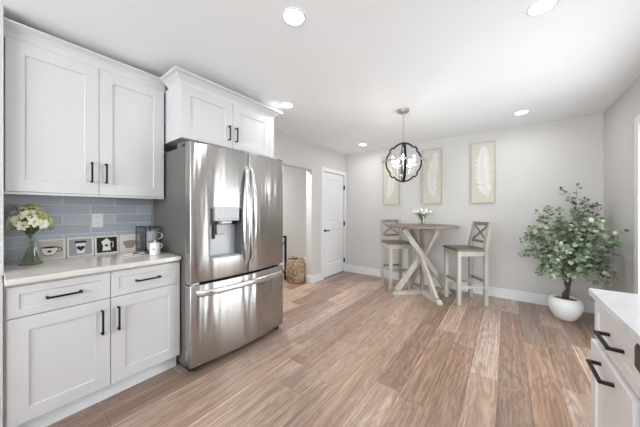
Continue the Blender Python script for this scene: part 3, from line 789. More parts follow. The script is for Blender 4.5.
dup(st, (-1.505, 4.115, 0), math.atan2(-0.29, 0.283), 'cross-back bar stool tucked under the left side of the round table', 'bar stools at the round table')

# ================================================================== white flowers on the bar table
VX, VY = -1.035, 3.96
va = thing('glass_vase', 'small clear glass vase of white tulips on the round bar table', 'vase', (VX, VY, TZ))
bm = bmesh.new(); lathe(bm, [(0.045, 0.001), (0.052, 0.012), (0.054, 0.06), (0.058, 0.135), (0.0565, 0.135), (0.052, 0.06), (0.049, 0.016), (0.02, 0.010)], 28); obj('glass', bm, 'vaseglass', va, smooth=True)
bm = bmesh.new(); lathe(bm, [(0.02, 0.0110), (0.047, 0.018), (0.052, 0.05), (0.052, 0.055)], 24); obj('water', bm, 'water', va, smooth=True)
bq = thing('tulip_bouquet', 'white tulips with green stems in the small vase on the bar table', 'flowers', (VX, VY, TZ + 0.012))
def tulip(base_p, tip, s_):
    bm = bmesh.new(); d_ = (tip - base_p).normalized(); q = Z.rotation_difference(d_)
    for k in range(6):
        a = k * math.pi / 3 + (0.5 if k % 2 else 0)
        pts = []
        for (rr, hh, ww_) in ((0.004, 0, 0.006), (0.020, 0.012, 0.016), (0.024, 0.028, 0.018), (0.018, 0.045, 0.011), (0.012, 0.055, 0.002)):
            rr *= s_ * (1.0 if k % 2 else 0.86); hh *= s_; ww_ *= s_
            c_ = Vector((math.cos(a) * rr, math.sin(a) * rr, hh)); t_ = Vector((-math.sin(a), math.cos(a), 0)) * ww_
            pts.append((bm.verts.new(tip + q @ (c_ - t_)), bm.verts.new(tip + q @ (c_ * 1.0 + Vector((math.cos(a), math.sin(a), 0)) * 0.004 * s_)), bm.verts.new(tip + q @ (c_ + t_))))
        for a_, b_ in zip(pts, pts[1:]):
            bm.faces.new((a_[0], a_[1], b_[1], b_[0])); bm.faces.new((a_[1], a_[2], b_[2], b_[1]))
    return bm
for k in range(15):
    an = k * 2.4; rr = 0.028 + 0.088 * math.sqrt((k + 0.5) / 15)
    tip = Vector((math.cos(an) * rr, math.sin(an) * rr, 0.222 - 0.50 * rr + R.uniform(-0.012, 0.012)))
    b0 = Vector((-math.cos(an) * 0.016, -math.sin(an) * 0.016, 0.012))
    bm = bmesh.new(); mid = b0.lerp(tip, 0.5) + Vector((-math.cos(an), -math.sin(an), 0)) * rr * 0.16
    tube(bm, [b0, mid, tip], 0.0034, 6); s_ = obj('stem', bm, 'stem', bq, smooth=True)
    fl = obj('blossom', tulip(mid, tip, 0.95), 'tulip', s_, smooth=True)
for k in range(9):
    an = k * 0.7 + 0.3; bm = bmesh.new()
    p0 = Vector((math.cos(an) * 0.02, math.sin(an) * 0.02, 0.09)); p1 = Vector((math.cos(an) * 0.052, math.sin(an) * 0.052, 0.155)); p2 = Vector((math.cos(an) * 0.085, math.sin(an) * 0.085, 0.168)); t_ = Vector((-math.sin(an), math.cos(an), 0)) * 0.013
    a = [bm.verts.new(p) for p in (p0, p1 - t_, p1 + t_, p2)]; bm.faces.new((a[0], a[1], a[2])); bm.faces.new((a[1], a[3], a[2]))
    obj('leaf', bm, 'leafdark', bq)

# ================================================================== feather wall art
def feather(bm, w_, h_, base, tip, bend, spread, seed, origin, face):
    U, V, W = face; rr = random.Random(seed); o = Vector(origin)
    def P(a, b_, d_=0.0): return bm.verts.new(o + U * a + V * b_ + W * d_)
    n = 46; spine = []
    for k in range(n + 1):
        t = k / n
        spine.append(Vector((base[0] + (tip[0] - base[0]) * t + bend * math.sin(math.pi * t), base[1] + (tip[1] - base[1]) * t)))
    for k in range(n):                        # quill
        t = k / n; d_ = (spine[k + 1] - spine[k]).normalized(); nn = Vector((-d_.y, d_.x)); q = 0.0032 * (1 - 0.7 * t)
        bm.faces.new([P(*(spine[k] - nn * q), 0.003), P(*(spine[k + 1] - nn * q), 0.003), P(*(spine[k + 1] + nn * q), 0.003), P(*(spine[k] + nn * q), 0.003)])
    for k in range(4, n):
        t = k / n; d_ = (spine[min(k + 1, n)] - spine[k]).normalized(); nn = Vector((-d_.y, d_.x))
        ln = spread * (math.sin(math.pi * min(1, 0.10 + 0.88 * t)) ** 0.6) * (1.0 if t > 0.12 else 0.55)
        for s_ in (1, -1):
            l2 = ln * rr.uniform(0.78, 1.1); lift = rr.uniform(0.25, 0.5)
            b_ = spine[k]; e_ = b_ + nn * s_ * l2 + d_ * l2 * lift * 1.2; m_ = b_ + nn * s_ * l2 * 0.55 + d_ * l2 * lift * 0.4
            hw = 0.0085; z_ = 0.002 + rr.uniform(0, 0.002)
            mm = 0.010
            for pp in (e_, m_):
                pp.x = min(max(pp.x, mm), w_ - mm); pp.y = min(max(pp.y, mm), h_ - mm)
            bm.faces.new([P(*(b_ - d_ * hw * 0.5), z_), P(*(m_ - d_ * hw), z_), P(*(m_ + d_ * hw), z_), P(*(b_ + d_ * hw * 0.5), z_)])
            bm.faces.new([P(*(m_ - d_ * hw), z_), P(*(e_), z_), P(*(m_ + d_ * hw), z_)])
def art(x0, z0, label, base, tip, bend, spread, seed):
    w_, h_ = 0.312, 0.928; t = thing('framed_art', label, 'picture', (x0, YB, z0), 0, 'feather panels on the back wall')
    f = 0.012; dpt = 0.032
    bm = bmesh.new()
    for (a0, a1, b0, b1) in ((0, w_, 0, f), (0, w_, h_ - f, h_), (0, f, f, h_ - f), (w_ - f, w_, f, h_ - f)):
        box(bm, a0, a1, -dpt, -0.0008, b0, b1)
    obj('frame', bm, 'artframe', t)
    obj('canvas', B(f, w_ - f, -dpt + 0.010, -0.004, f, h_ - f), 'canvas', t)
    bm = bmesh.new(); feather(bm, w_, h_, base, tip, bend, spread, seed, (0, -dpt + 0.0098, 0), FACE_NY)
    obj('feather', bm, 'feather', t)
art(-1.878, 1.400, 'feather panel partly behind the chandelier, leftmost of the three on the back wall', (0.08, 0.05), (0.20, 0.86), 0.03, 0.085, 3)
art(-1.165, 1.405, 'feather panel just right of the chandelier, middle of the three on the back wall', (0.19, 0.07), (0.235, 0.86), -0.055, 0.10, 5)
art(-0.440, 1.400, 'feather panel nearest the potted tree, rightmost of the three on the back wall', (0.22, 0.06), (0.17, 0.87), -0.045, 0.115, 9)

# ================================================================== chandelier
CX, CY, CZ = -0.980, 2.940, 1.862
ch = thing('chandelier', 'black and silver open orb chandelier hanging over the dining corner', 'chandelier', (CX, CY, CZ))
bm = bmesh.new(); lathe(bm, [(0.012, 0.588), (0.055, 0.592), (0.068, 0.604), (0.070, 0.6275)], 32); obj('canopy', bm, 'nickel', ch, smooth=True)
bm = bmesh.new(); zt, zb_ = 0.588, 0.268; n = 15; st_ = (zt - zb_) / n
for k in range(n):
    zc_ = zb_ + st_ * (k + 0.5); pts = []
    for q in range(12):
        a = 2 * math.pi * q / 12; u = math.cos(a) * 0.0065; v = math.sin(a) * (st_ * 0.66)
        pts.append((u, 0, zc_ + v) if k % 2 else (0, u, zc_ + v))
    tube(bm, pts, 0.0019, 5, closed=True)
obj('chain', bm, 'nickel', ch, smooth=True)
bm = bmesh.new(); tube(bm, [(0.018 * math.cos(a), 0, 0.252 + 0.018 * math.sin(a)) for a in [2 * math.pi * k / 16 for k in range(16)]], 0.003, 6, closed=True); obj('hanging_ring', bm, 'nickel', ch, smooth=True)
# quatrefoil hoop profile in (radial, z)
def quatre():
    pts = []
    Rr = 0.232; nt_ = 0.026
    for qd in range(4):
        for k in range(13):
            t = -45 + 90 * k / 12.0
            a = math.radians(t)
            # flattened lobe between two diagonal corners
            r_ = Rr * (0.99 - 0.075 * (abs(t) / 45.0) ** 2)
            if abs(t) > 38: r_ += 0.0
            pts.append((qd * 90 + t * 0.82, r_))
        pts.append((qd * 90 + 37.0 + 2.0, Rr * 1.0)); pts.append((qd * 90 + 51.0, Rr * 1.0))
    return [(0.87 * r_ * math.cos(math.radians(a)), r_ * math.sin(math.radians(a))) for a, r_ in pts]
Q = quatre()
def hoop(rot):
    bm = bmesh.new(); ca, sa = math.cos(rot), math.sin(rot)
    w2, th = 0.014, 0.0085                       # flat band: width across the plane, thickness in plane
    n = len(Q); rings = []
    for i, (u, v) in enumerate(Q):
        pu, pv = Q[i - 1]; nu, nv = Q[(i + 1) % n]; t = Vector((nu - pu, nv - pv)).normalized(); nn = Vector((t.y, -t.x))
        ring = []
        for (di, dw_) in ((-th, -w2), (th, -w2), (th, w2), (-th, w2)):
            uu, vv = u + nn.x * di, v + nn.y * di
            ring.append(bm.verts.new((uu * ca - dw_ * sa, uu * sa + dw_ * ca, vv)))
        rings.append(ring)
    for i in range(n):
        a, b_ = rings[i], rings[(i + 1) % n]
        for k in range(4): bm.faces.new((a[k], a[(k + 1) % 4], b_[(k + 1) % 4], b_[k]))
    return bm
vd = math.atan2(CY, CX)                        # direction of sight from the camera
obj('hoop', hoop(vd + math.pi / 2 + 0.03), 'black', ch); obj('hoop', hoop(vd + 0.10), 'black', ch)
bm = bmesh.new(); seg = 56
rings = []
for k in range(seg):
    a = 2 * math.pi * k / seg; c_, s_ = math.cos(a), math.sin(a)
    rings.append([bm.verts.new((r_ * c_, r_ * s_, z_)) for r_, z_ in ((0.246, -0.012), (0.252, -0.012), (0.252, 0.012), (0.246, 0.012))])
for k in range(seg):
    a, b_ = rings[k], rings[(k + 1) % seg]
    for q in range(4): bm.faces.new((a[q], a[(q + 1) % 4], b_[(q + 1) % 4], b_[q]))
obj('band', bm, 'silver', ch)
bm = bmesh.new(); lathe(bm, [(0.004, -0.20), (0.016, -0.19), (0.020, -0.165), (0.010, -0.14), (0.006, -0.13), (0.006, 0.232), (0.012, 0.236)], 16); obj('centre_stem', bm, 'nickel', ch, smooth=True)
for k in range(5):
    a = vd + 0.6 + k * 2 * math.pi / 5; u = Vector((math.cos(a), math.sin(a), 0))
    bm = bmesh.new(); tube(bm, [u * 0.008 + Z * -0.15, u * 0.05 + Z * -0.158, u * 0.095 + Z * -0.135, u * 0.120 + Z * -0.09, u * 0.125 + Z * -0.062], 0.0045, 7)
    arm = obj('arm', bm, 'nickel', ch, smooth=True)
    bm = bmesh.new(); lathe(bm, [(0.004, -0.066), (0.022, -0.060), (0.024, -0.054), (0.011, -0.052), (0.011, 0.0)], 14, u * 0.125); obj('candle_sleeve', bm, 'sleeve', arm, smooth=True)
    bm = bmesh.new(); lathe(bm, [(0.008, 0.0005), (0.017, 0.018), (0.020, 0.034), (0.014, 0.054), (0.004, 0.076)], 14, u * 0.125); obj('bulb', bm, 'bulb', arm, smooth=True)
pl = bpy.data.lights.new('chandelier_glow', 'POINT'); pl.energy = 3.0; pl.shadow_soft_size = 0.06; pl.color = (1, 0.97, 0.92)
po = bpy.data.objects.new('chandelier_glow', pl); COL.objects.link(po); po.parent = ch; po.location = (0, 0, 0.035)

# ================================================================== recessed downlights
def downlight(x, y, label):
    t = thing('recessed_light', label, 'ceiling light', (x, y, ZC), 0, 'recessed ceiling lights')
    bm = bmesh.new(); lathe(bm, [(0.074, -0.0005), (0.072, -0.004), (0.062, -0.005), (0.0605, -0.0015)], 36, cap0=False, cap1=False); obj('trim_ring', bm, 'trim', t, smooth=True)
    bm = bmesh.new(); lathe(bm, [(0.060, -0.004), (0.060, -0.001)], 32); obj('lens', bm, 'lens', t)
    d_ = bpy.data.lights.new('lamp', 'AREA'); d_.shape = 'DISK'; d_.size = 0.11; d_.energy = DOWNLIGHT; d_.color = (1, 0.99, 0.98); d_.spread = math.radians(170)
    lo = bpy.data.objects.new('lamp', d_); COL.objects.link(lo); lo.parent = t; lo.location = (0, 0, -0.012)
downlight(-1.054, 1.118, 'recessed ceiling light above the kitchen floor, at the top left of the photo')
downlight(0.168, 1.944, 'recessed ceiling light at the top right of the photo, above the right worktop')
downlight(0.149, 3.894, 'recessed ceiling light near the back right corner, above the potted tree')
downlight(-1.990, 2.000, 'recessed ceiling light beside the crown of the cabinet over the fridge')
downlight(-2.075, 4.020, 'small-looking recessed ceiling light near the far left corner by the door')
# added fill light to brighten the next room, out of sight, no fixture
hl = bpy.data.lights.new('hall_fill', 'AREA'); hl.shape = 'DISK'; hl.size = 0.4; hl.energy = 34; hl.color = (1, 0.97, 0.95)
ho = bpy.data.objects.new('hall_fill', hl); COL.objects.link(ho); ho.location = (-3.4, 2.7, ZC - 0.03)

# ================================================================== potted tree
PX, PYY = 0.556, 4.075
pt = thing('planter', 'round white ceramic pot with a leafy tree by the back right corner', 'planter', (PX, PYY, 0))
bm = bmesh.new(); lathe(bm, [(0.075, 0.001), (0.090, 0.010), (0.126, 0.070), (0.149, 0.130), (0.155, 0.172), (0.148, 0.220), (0.130, 0.252), (0.120, 0.257), (0.112, 0.252), (0.115, 0.236), (0.110, 0.20)], 48, cap1=True)
obj('bowl', bm, 'pot', pt, smooth=True)
bm = bmesh.new(); lathe(bm, [(0.111, 0.228), (0.08, 0.238), (0.04, 0.242), (0.01, 0.244)], 28)
for v in bm.verts: v.co.z += R.uniform(-0.004, 0.006)
obj('moss', bm, 'moss', pt)
tr = thing('eucalyptus_tree', 'artificial eucalyptus tree with grey green round leaves in the white pot', 'plant', (PX, PYY, 0.235))
O = Vector((PX, PYY, 0.235))
rr = random.Random(21)
fork = Vector((0.562, 4.07, 0.45)); fork2 = Vector((0.60, 4.085, 0.55)); fork3 = Vector((0.535, 4.045, 0.56))
bm = bmesh.new()
tp = [Vector((0.556, 4.075, 0.236)), Vector((0.546, 4.08, 0.29)), Vector((0.585, 4.10, 0.35)), Vector((0.566, 4.09, 0.42)), fork]
tube(bm, [p - O for p in tp], [0.024, 0.019, 0.021, 0.017, 0.016], 9)
tp2 = [Vector((0.572, 4.085, 0.236)), Vector((0.582, 4.08, 0.30)), Vector((0.585, 4.085, 0.38)), Vector((0.60, 4.085, 0.46)), Vector((0.632, 4.10, 0.55)), fork2 + Vector((0.04, 0.02, 0.08))]
tube(bm, [p - O for p in tp2], [0.015, 0.013, 0.015, 0.013, 0.011, 0.008], 8)
tube(bm, [fork - O, fork3 - O, Vector((0.53, 4.03, 0.74)) - O], [0.015, 0.011, 0.007], 8)
tube(bm, [fork - O, fork2 - O, Vector((0.60, 4.09, 0.80)) - O], [0.015, 0.010, 0.007], 8)
obj('trunk', bm, 'bark', tr, smooth=True)
TG = [(0.67, 4.15, 1.575), (0.53, 4.24, 1.30), (0.30, 3.94, 1.27), (0.15, 3.64, 0.90), (0.24, 4.06, 1.05), (0.33, 3.51, 1.17), (0.78, 4.30, 1.40), (0.86, 4.20, 1.29), (0.905, 3.52, 1.09), (0.82, 3.63, 0.90), (0.30, 3.62, 0.66), (0.38, 3.43, 0.77),
      (0.66, 3.65, 0.62), (0.83, 3.77, 0.54), (0.79, 3.87, 1.00), (0.44, 3.41, 0.95), (0.56, 3.56, 1.15), (0.67, 3.58, 0.85), (0.62, 3.95, 1.22), (0.83, 3.90, 0.75), (0.39, 4.19, 0.86), (0.80, 4.32, 1.12),
      (0.48, 3.70, 0.80), (0.62, 4.30, 0.95), (0.33, 3.85, 1.00), (0.58, 4.0, 1.10), (0.72, 3.75, 0.72), (0.45, 3.90, 0.60), (0.27, 3.78, 0.80), (0.70, 4.0, 0.70), (0.40, 3.72, 0.66), (0.62, 3.80, 0.60), (0.76, 3.85, 0.62)]
def leaf(bm, p, d_, nrm, r_):
    d_ = d_.normalized(); s_ = d_.cross(nrm)
    if s_.length < 1e-3: return
    s_.normalize(); n_ = s_.cross(d_)
    pts = [(0, 0, 0), (0.35, 0.62, 0.10), (0.95, 0.86, 0.14), (1.55, 0.60, 0.06), (1.9, 0, -0.06), (1.55, -0.60, 0.06), (0.95, -0.86, 0.14), (0.35, -0.62, 0.10)]
    vv = [bm.verts.new(p + d_ * a * r_ + s_ * b_ * r_ + n_ * c_ * r_) for a, b_, c_ in pts]
    mid = bm.verts.new(p + d_ * 0.95 * r_)
    bm.faces.new((vv[0], vv[1], vv[2], mid)); bm.faces.new((mid, vv[2], vv[3], vv[4])); bm.faces.new((vv[0], mid, vv[6], vv[7])); bm.faces.new((mid, vv[4], vv[5], vv[6]))
tw = bmesh.new(); lf = bmesh.new()
def clampv(p):
    p.x = min(p.x, XR - 0.075); p.y = min(p.y, YB - 0.05); return p
def twig(p0, p1, sag, r0, nl, lr, start=0.25):
    d_ = p1 - p0; pts = []
    for k in range(7):
        t = k / 6; pts.append(clampv(p0 + d_ * t + Vector((0, 0, sag * math.sin(math.pi * t)))))
    tube(tw, [p - O for p in pts], [r0 * (1 - 0.75 * k / 6) for k in range(7)], 5)
    for k in range(nl):
        t = start + (1 - start) * (k + 0.5) / nl
        i = min(5, int(t * 6)); p = pts[i].lerp(pts[i + 1], t * 6 - i); dd = (pts[i + 1] - pts[i]).normalized()
        for s_ in (0, 1):
            ax = Quaternion(dd, k * 1.9 + s_ * math.pi + rr.uniform(-0.5, 0.5)); side = ax @ dd.orthogonal().normalized()
            ld = (side * 1.0 + dd * 0.5 + Vector((0, 0, rr.uniform(-0.35, 0.25)))).normalized()
            nm = (Z + Vector((rr.uniform(-0.7, 0.7), rr.uniform(-0.9, 0.4), rr.uniform(-0.2, 0.2)))).normalized()
            l_ = lr * rr.uniform(0.75, 1.2) * (1.0 if t < 0.85 else 0.8)
            q = p + ld * 0.012
            e_ = q + ld * 2 * l_
            if e_.x > XR - 0.045 or e_.y > YB - 0.02: continue
            leaf(lf, q - O, ld, nm, l_)
    for s_ in range(1):
        ld = (pts[-1] - pts[-2]).normalized(); leaf(lf, pts[-1] - O, ld, (Z + Vector((rr.uniform(-1, 1), rr.uniform(-1, 1), 0))).normalized(), lr * 0.8)
    return pts
for tgt in TG:
    tgt = clampv(Vector(tgt)); st0 = rr.choice([fork, fork2, fork3, fork2.lerp(Vector((0.60, 4.09, 0.80)), rr.random())])
    pts = twig(st0, tgt, 0.05 if tgt.z > 0.8 else 0.12, 0.005, 9, 0.0265, 0.30)
    for q in range(3):
        b0 = pts[rr.choice([2, 3, 4, 4])]
        e_ = b0 + (tgt - b0) * rr.uniform(0.5, 0.8) + Vector((rr.uniform(-0.16, 0.16), rr.uniform(-0.16, 0.16), rr.uniform(-0.10, 0.13)))
        twig(b0, clampv(e_), 0.02, 0.0026, 7, 0.025, 0.2)
obj('branches', tw, 'bark', tr, smooth=True)
obj('foliage', lf, 'leaf', tr, smooth=True)

# ================================================================== basket and console in the next room
bk = thing('woven_basket', 'tall woven seagrass basket on the floor just inside the wall opening', 'basket', (-3.055, 3.285, 0))
bm = bmesh.new()
prof = [(0.145, 0.002), (0.158, 0.02)] + [(0.158 + 0.018 * math.sin(math.pi * k / 12) , 0.02 + 0.38 * k / 12) for k in range(1, 13)] + [(0.142, 0.400), (0.138, 0.30), (0.13, 0.03)]
seg = 44; rings = []
for j, (r_, z_) in enumerate(prof):
    rings.append([bm.verts.new(((r_ + (0.005 * (1 if (j + k) % 2 else -1) if 1 <= j <= 13 else 0)) * math.cos(2 * math.pi * k / seg), (r_ + (0.005 * (1 if (j + k) % 2 else -1) if 1 <= j <= 13 else 0)) * math.sin(2 * math.pi * k / seg), z_)) for k in range(seg)])
for a, b_ in zip(rings, rings[1:]):
    for k in range(seg): bm.faces.new((a[k], a[(k + 1) % seg], b_[(k + 1) % seg], b_[k]))
bm.faces.new(rings[0]); bm.faces.new(rings[-1])
obj('woven_body', bm, 'wicker', bk, smooth=True)
bm = bmesh.new(); tube(bm, [(0.148 * math.cos(a), 0.148 * math.sin(a), 0.402) for a in [2 * math.pi * k / 36 for k in range(36)]], 0.013, 8, closed=True); obj('rim', bm, 'wicker', bk, smooth=True)
for s_ in (1, -1):
    bm = bmesh.new(); tube(bm, [(s_ * 0.15 * 0.8, -0.09 + 0.0, 0.40), (s_ * 0.125, -0.06, 0.428), (s_ * 0.13, 0.0, 0.438), (s_ * 0.125, 0.06, 0.428), (s_ * 0.12, 0.09, 0.40)], 0.009, 7); obj('handle', bm, 'wicker', bk, smooth=True)
cs = thing('console_table', 'black metal frame with crossed braces standing behind the woven basket', 'table', (-3.40, 2.9, 0))
O = Vector((-3.40, 2.9, 0))
for (x_, y_) in ((-3.30, 3.27), (-3.62, 3.27), (-3.30, 2.20), (-3.62, 2.20)):
    bm = bmesh.new(); box(bm, x_ - 0.016, x_ + 0.016, y_ - 0.016, y_ + 0.016, 0.001, 0.785); shift(bm, -O); obj('leg', bm, 'black', cs)
for (p, q) in (((-3.30, 3.254, 0.10), (-3.30, 2.78, 0.72)), ((-3.30, 3.254, 0.72), (-3.30, 2.78, 0.10)), ((-3.30, 2.216, 0.10), (-3.30, 2.76, 0.72)), ((-3.30, 2.216, 0.72), (-3.30, 2.76, 0.10))):
    bm = bmesh.new(); bar(bm, Vector(p) - O, Vector(q) - O, 0.010, 0.016, up=X); obj('brace', bm, 'black', cs)
bm = bmesh.new(); box(bm, -3.64, -3.28, 2.18, 3.289, 0.785, 0.815, bev=0.003); shift(bm, -O); obj('top', bm, 'black', cs)

# ================================================================== things on the left worktop
CZt = 0.917
# outlet
ol = thing('wall_outlet', 'white double wall outlet on the blue grey tiles', 'outlet', (XL + 0.010, 0.505, 1.20))
obj('cover_plate', B(0.0005, 0.006, -0.037, 0.037, -0.056, 0.058, bev=0.002), 'plate', ol)
for s_ in (1, -1):
    bm = bmesh.new(); box(bm, 0.0062, 0.0085, -0.017, 0.017, s_ * 0.0245 - 0.0165, s_ * 0.0245 + 0.0165, bev=0.001); so = obj('socket', bm, 'plate', ol)
    for (yy, hh) in ((-0.006, 0.007), (0.006, 0.0055)):
        bm = bmesh.new(); box(bm, 0.0086, 0.009, yy - 0.0012, yy + 0.0012, s_ * 0.0245 - hh / 2 + 0.003, s_ * 0.0245 + hh / 2 + 0.003); obj('slot', bm, 'slot', so)

# four coffee pictures leaning on the tiles
def arcpts(cx_, cy_, rx, ry, a0, a1, n=14): return [(cx_ + rx * math.cos(math.radians(a0 + (a1 - a0) * k / n)), cy_ + ry * math.sin(math.radians(a0 + (a1 - a0) * k / n))) for k in range(n + 1)]
def heart(cx_, cy_, s_):
    o_ = []
    for k in range(24):
        t = 2 * math.pi * k / 24
        o_.append((cx_ + s_ * 16 * math.sin(t) ** 3 / 16, cy_ + s_ * (13 * math.cos(t) - 5 * math.cos(2 * t) - 2 * math.cos(3 * t) - math.cos(4 * t)) / 16))
    return o_[::-1]
def pic(y0, y1, label, bgm, items, border=0.013):
    w_ = y1 - y0; h_ = 0.152
    t = thing('coffee_picture', label, 'picture', (XL + 0.034, y0, CZt + 0.001), 0, 'coffee pictures along the tiles')
    t.rotation_euler = (0, math.radians(-6.0), 0)
    obj('board', B(-0.012, 0.0, 0.0008, w_ - 0.0008, 0.0, h_, bev=0.001), 'cream', t)
    fr_ = (Vector((0, 0, 0)), Y, Z, X)
    bm = bmesh.new(); prism(bm, [(border, border), (w_ - border, border), (w_ - border, h_ - border), (border, h_ - border)], fr_, 0.0002, 0.0010); obj('print', bm, bgm, t)
    z_ = 0.0011
    for nm, poly, m_ in items(w_, h_):
        bm = bmesh.new()
        if isinstance(poly, tuple):
            pts, r_ = poly; tube(bm, [Vector((z_ + 0.0008, p[0], p[1])) for p in pts], r_, 6)
        else: prism(bm, poly, fr_, z_, z_ + 0.0008)
        obj(nm, bm, m_, t); z_ += 0.0004
def cup(col, line):
    def f(w_, h_):
        c = w_ * 0.46; yb_ = h_ * 0.22; yt = h_ * 0.60
        body = [(c - 0.043, yt), (c - 0.040, yt - 0.022), (c - 0.026, yb_ + 0.006), (c - 0.014, yb_), (c + 0.014, yb_), (c + 0.026, yb_ + 0.006), (c + 0.040, yt - 0.022), (c + 0.043, yt)]
        big = [(c + (p[0] - c) * 1.09, yb_ - 0.004 + (p[1] - yb_) * 1.12) for p in body]
        return [('cup_outline', big, line), ('cup', body, col), ('cup_rim', arcpts(c, yt, 0.043, 0.007, 0, 358, 24), line), ('cup_handle', (arcpts(c + 0.046, yt - 0.020, 0.019, 0.014, 110, -120), 0.0032), line), ('heart', heart(c, yb_ + 0.028, 0.011), line)]
    return f
def tocup(w_, h_):
    c = w_ / 2
    body = [(c - 0.028, h_ * 0.72), (c - 0.021, h_ * 0.16), (c + 0.021, h_ * 0.16), (c + 0.028, h_ * 0.72)]
    lid = [(c - 0.034, h_ * 0.70), (c + 0.034, h_ * 0.70), (c + 0.034, h_ * 0.76), (c + 0.028, h_ * 0.82), (c - 0.028, h_ * 0.82), (c - 0.034, h_ * 0.76)]
    return [('paper_cup', body, 'inkwhite'), ('lid', lid, 'inkblack'), ('heart', heart(c, h_ * 0.44, 0.024), 'inkblack')]
def mokapot(w_, h_):
    c = w_ / 2 - 0.003
    body = [(c - 0.028, h_ * 0.18), (c + 0.028, h_ * 0.18), (c + 0.023, h_ * 0.44), (c + 0.026, h_ * 0.68), (c + 0.012, h_ * 0.80), (c + 0.004, h_ * 0.82), (c + 0.004, h_ * 0.87), (c - 0.004, h_ * 0.87), (c - 0.004, h_ * 0.82), (c - 0.012, h_ * 0.80), (c - 0.034, h_ * 0.68), (c - 0.023, h_ * 0.44)]
    return [('coffee_pot', body, 'inkwhite'), ('pot_handle', ([(c + 0.025, h_ * 0.66), (c + 0.042, h_ * 0.66), (c + 0.043, h_ * 0.40), (c + 0.036, h_ * 0.34)], 0.003), 'inkwhite'), ('heart', heart(c, h_ * 0.46, 0.013), 'inkblack')]
pic(0.160, 0.318, 'picture with a white teacup on beige, behind the flower vase', 'beigecard', cup('inkwhite', 'inkblack'))
pic(0.322, 0.480, 'picture of a paper coffee cup with black heart on grey', 'greycard', tocup)
pic(0.484, 0.642, 'picture of a white coffee pot on a black ground', 'blackcard', mokapot)
pic(0.646, 0.804, 'picture with a taupe cup on cream, partly behind the wire mug rack', 'cream', cup('inkbeige', 'inkbeige'))

# glass vase with ivory bouquet
vx, vy = -2.575, 0.136
vz = thing('glass_vase', 'clear glass bottle vase at the left end of the beige worktop', 'vase', (vx, vy, CZt + 0.0005))
bm = bmesh.new()
lathe(bm, [(0.047, 0.0), (0.053, 0.005), (0.055, 0.02), (0.053, 0.11), (0.048, 0.140), (0.032, 0.160), (0.025, 0.170), (0.0235, 0.200), (0.029, 0.208), (0.0275, 0.208), (0.0215, 0.200), (0.023, 0.170), (0.031, 0.157), (0.046, 0.138), (0.0508, 0.11), (0.0525, 0.022), (0.047, 0.010), (0.02, 0.008)], 40)
obj('glass', bm, 'vaseglass', vz, smooth=True)
bm = bmesh.new(); tube(bm, [(0.0515 * math.cos(a), 0.0515 * math.sin(a), 0.0042) for a in [2 * math.pi * k / 40 for k in range(40)]], 0.0034, 6, closed=True); obj('base_rim', bm, mat('olive_glass_edge', (0.20, 0.21, 0.09), 0.15, var=0.1), vz, smooth=True)
bm = bmesh.new(); lathe(bm, [(0.02, 0.0085), (0.046, 0.0110), (0.0515, 0.022), (0.0510, 0.060)], 32); obj('water', bm, 'water', vz, smooth=True)
fb = thing('flower_bouquet', 'ivory and lime lily bouquet in the bottle vase on the left worktop', 'flowers', (vx, vy, CZt + 0.013))
rb = random.Random(5)
def lily(tip, d_, s_, np=6):
    bm = bmesh.new(); q = Z.rotation_difference(d_)
    for k in range(np):
        a = k * 2 * math.pi / np + rb.uniform(-0.1, 0.1); e = Vector((math.cos(a), math.sin(a), 0)); t_ = Vector((-math.sin(a), math.cos(a), 0)); rows = []
        for (rr_, hh, ww_) in ((0.003, 0, 0.004), (0.012, 0.014, 0.011), (0.024, 0.023, 0.0145), (0.037, 0.024, 0.010), (0.045, 0.018, 0.0015)):
            c_ = e * rr_ * s_ + Z * hh * s_
            rows.append([bm.verts.new(tip + q @ (c_ - t_ * ww_ * s_)), bm.verts.new(tip + q @ (c_ - Z * 0.003 * s_)), bm.verts.new(tip + q @ (c_ + t_ * ww_ * s_))])
        for a_, b_ in zip(rows, rows[1:]):
            bm.faces.new((a_[0], a_[1], b_[1], b_[0])); bm.faces.new((a_[1], a_[2], b_[2], b_[1]))
    return bm
neck = Vector((0, 0, 0.185))
for k in range(30):
    an = k * 2.39996; fr_ = math.sqrt((k + 0.6) / 30); rad = 0.088 * fr_
    tip = Vector((math.cos(an) * rad, math.sin(an) * rad, 0.365 - 0.115 * fr_ ** 2 + rb.uniform(-0.018, 0.018)))
    b0 = Vector((-math.cos(an) * 0.045 * fr_, -math.sin(an) * 0.045 * fr_, 0.006)); nk = Vector((math.cos(an) * 0.013 * fr_, math.sin(an) * 0.013 * fr_, 0.190))
    bm = bmesh.new(); tube(bm, [b0, b0.lerp(nk, 0.5), nk, nk.lerp(tip, 0.5) + Vector((0, 0, 0.012)), tip], 0.0024, 6)
    s_ = obj('stem', bm, 'stem', fb, smooth=True)
    d_ = (tip - Vector((0, 0, 0.265))).normalized()
    pm = 'petal' if k % 4 else 'petalgreen'
    fl = obj('blossom', lily(tip, d_, rb.uniform(0.74, 0.95)), pm, s_, smooth=True)
    bm = bmesh.new(); q = Z.rotation_difference(d_)
    for j in range(5):
        e = Vector((math.cos(j * 1.256), math.sin(j * 1.256), 0)); tube(bm, [tip, tip + q @ (e * 0.003 + Z * 0.010), tip + q @ (e * 0.006 + Z * 0.015)], 0.0009, 4)
    obj('stamen', bm, 'petalyel', s_)
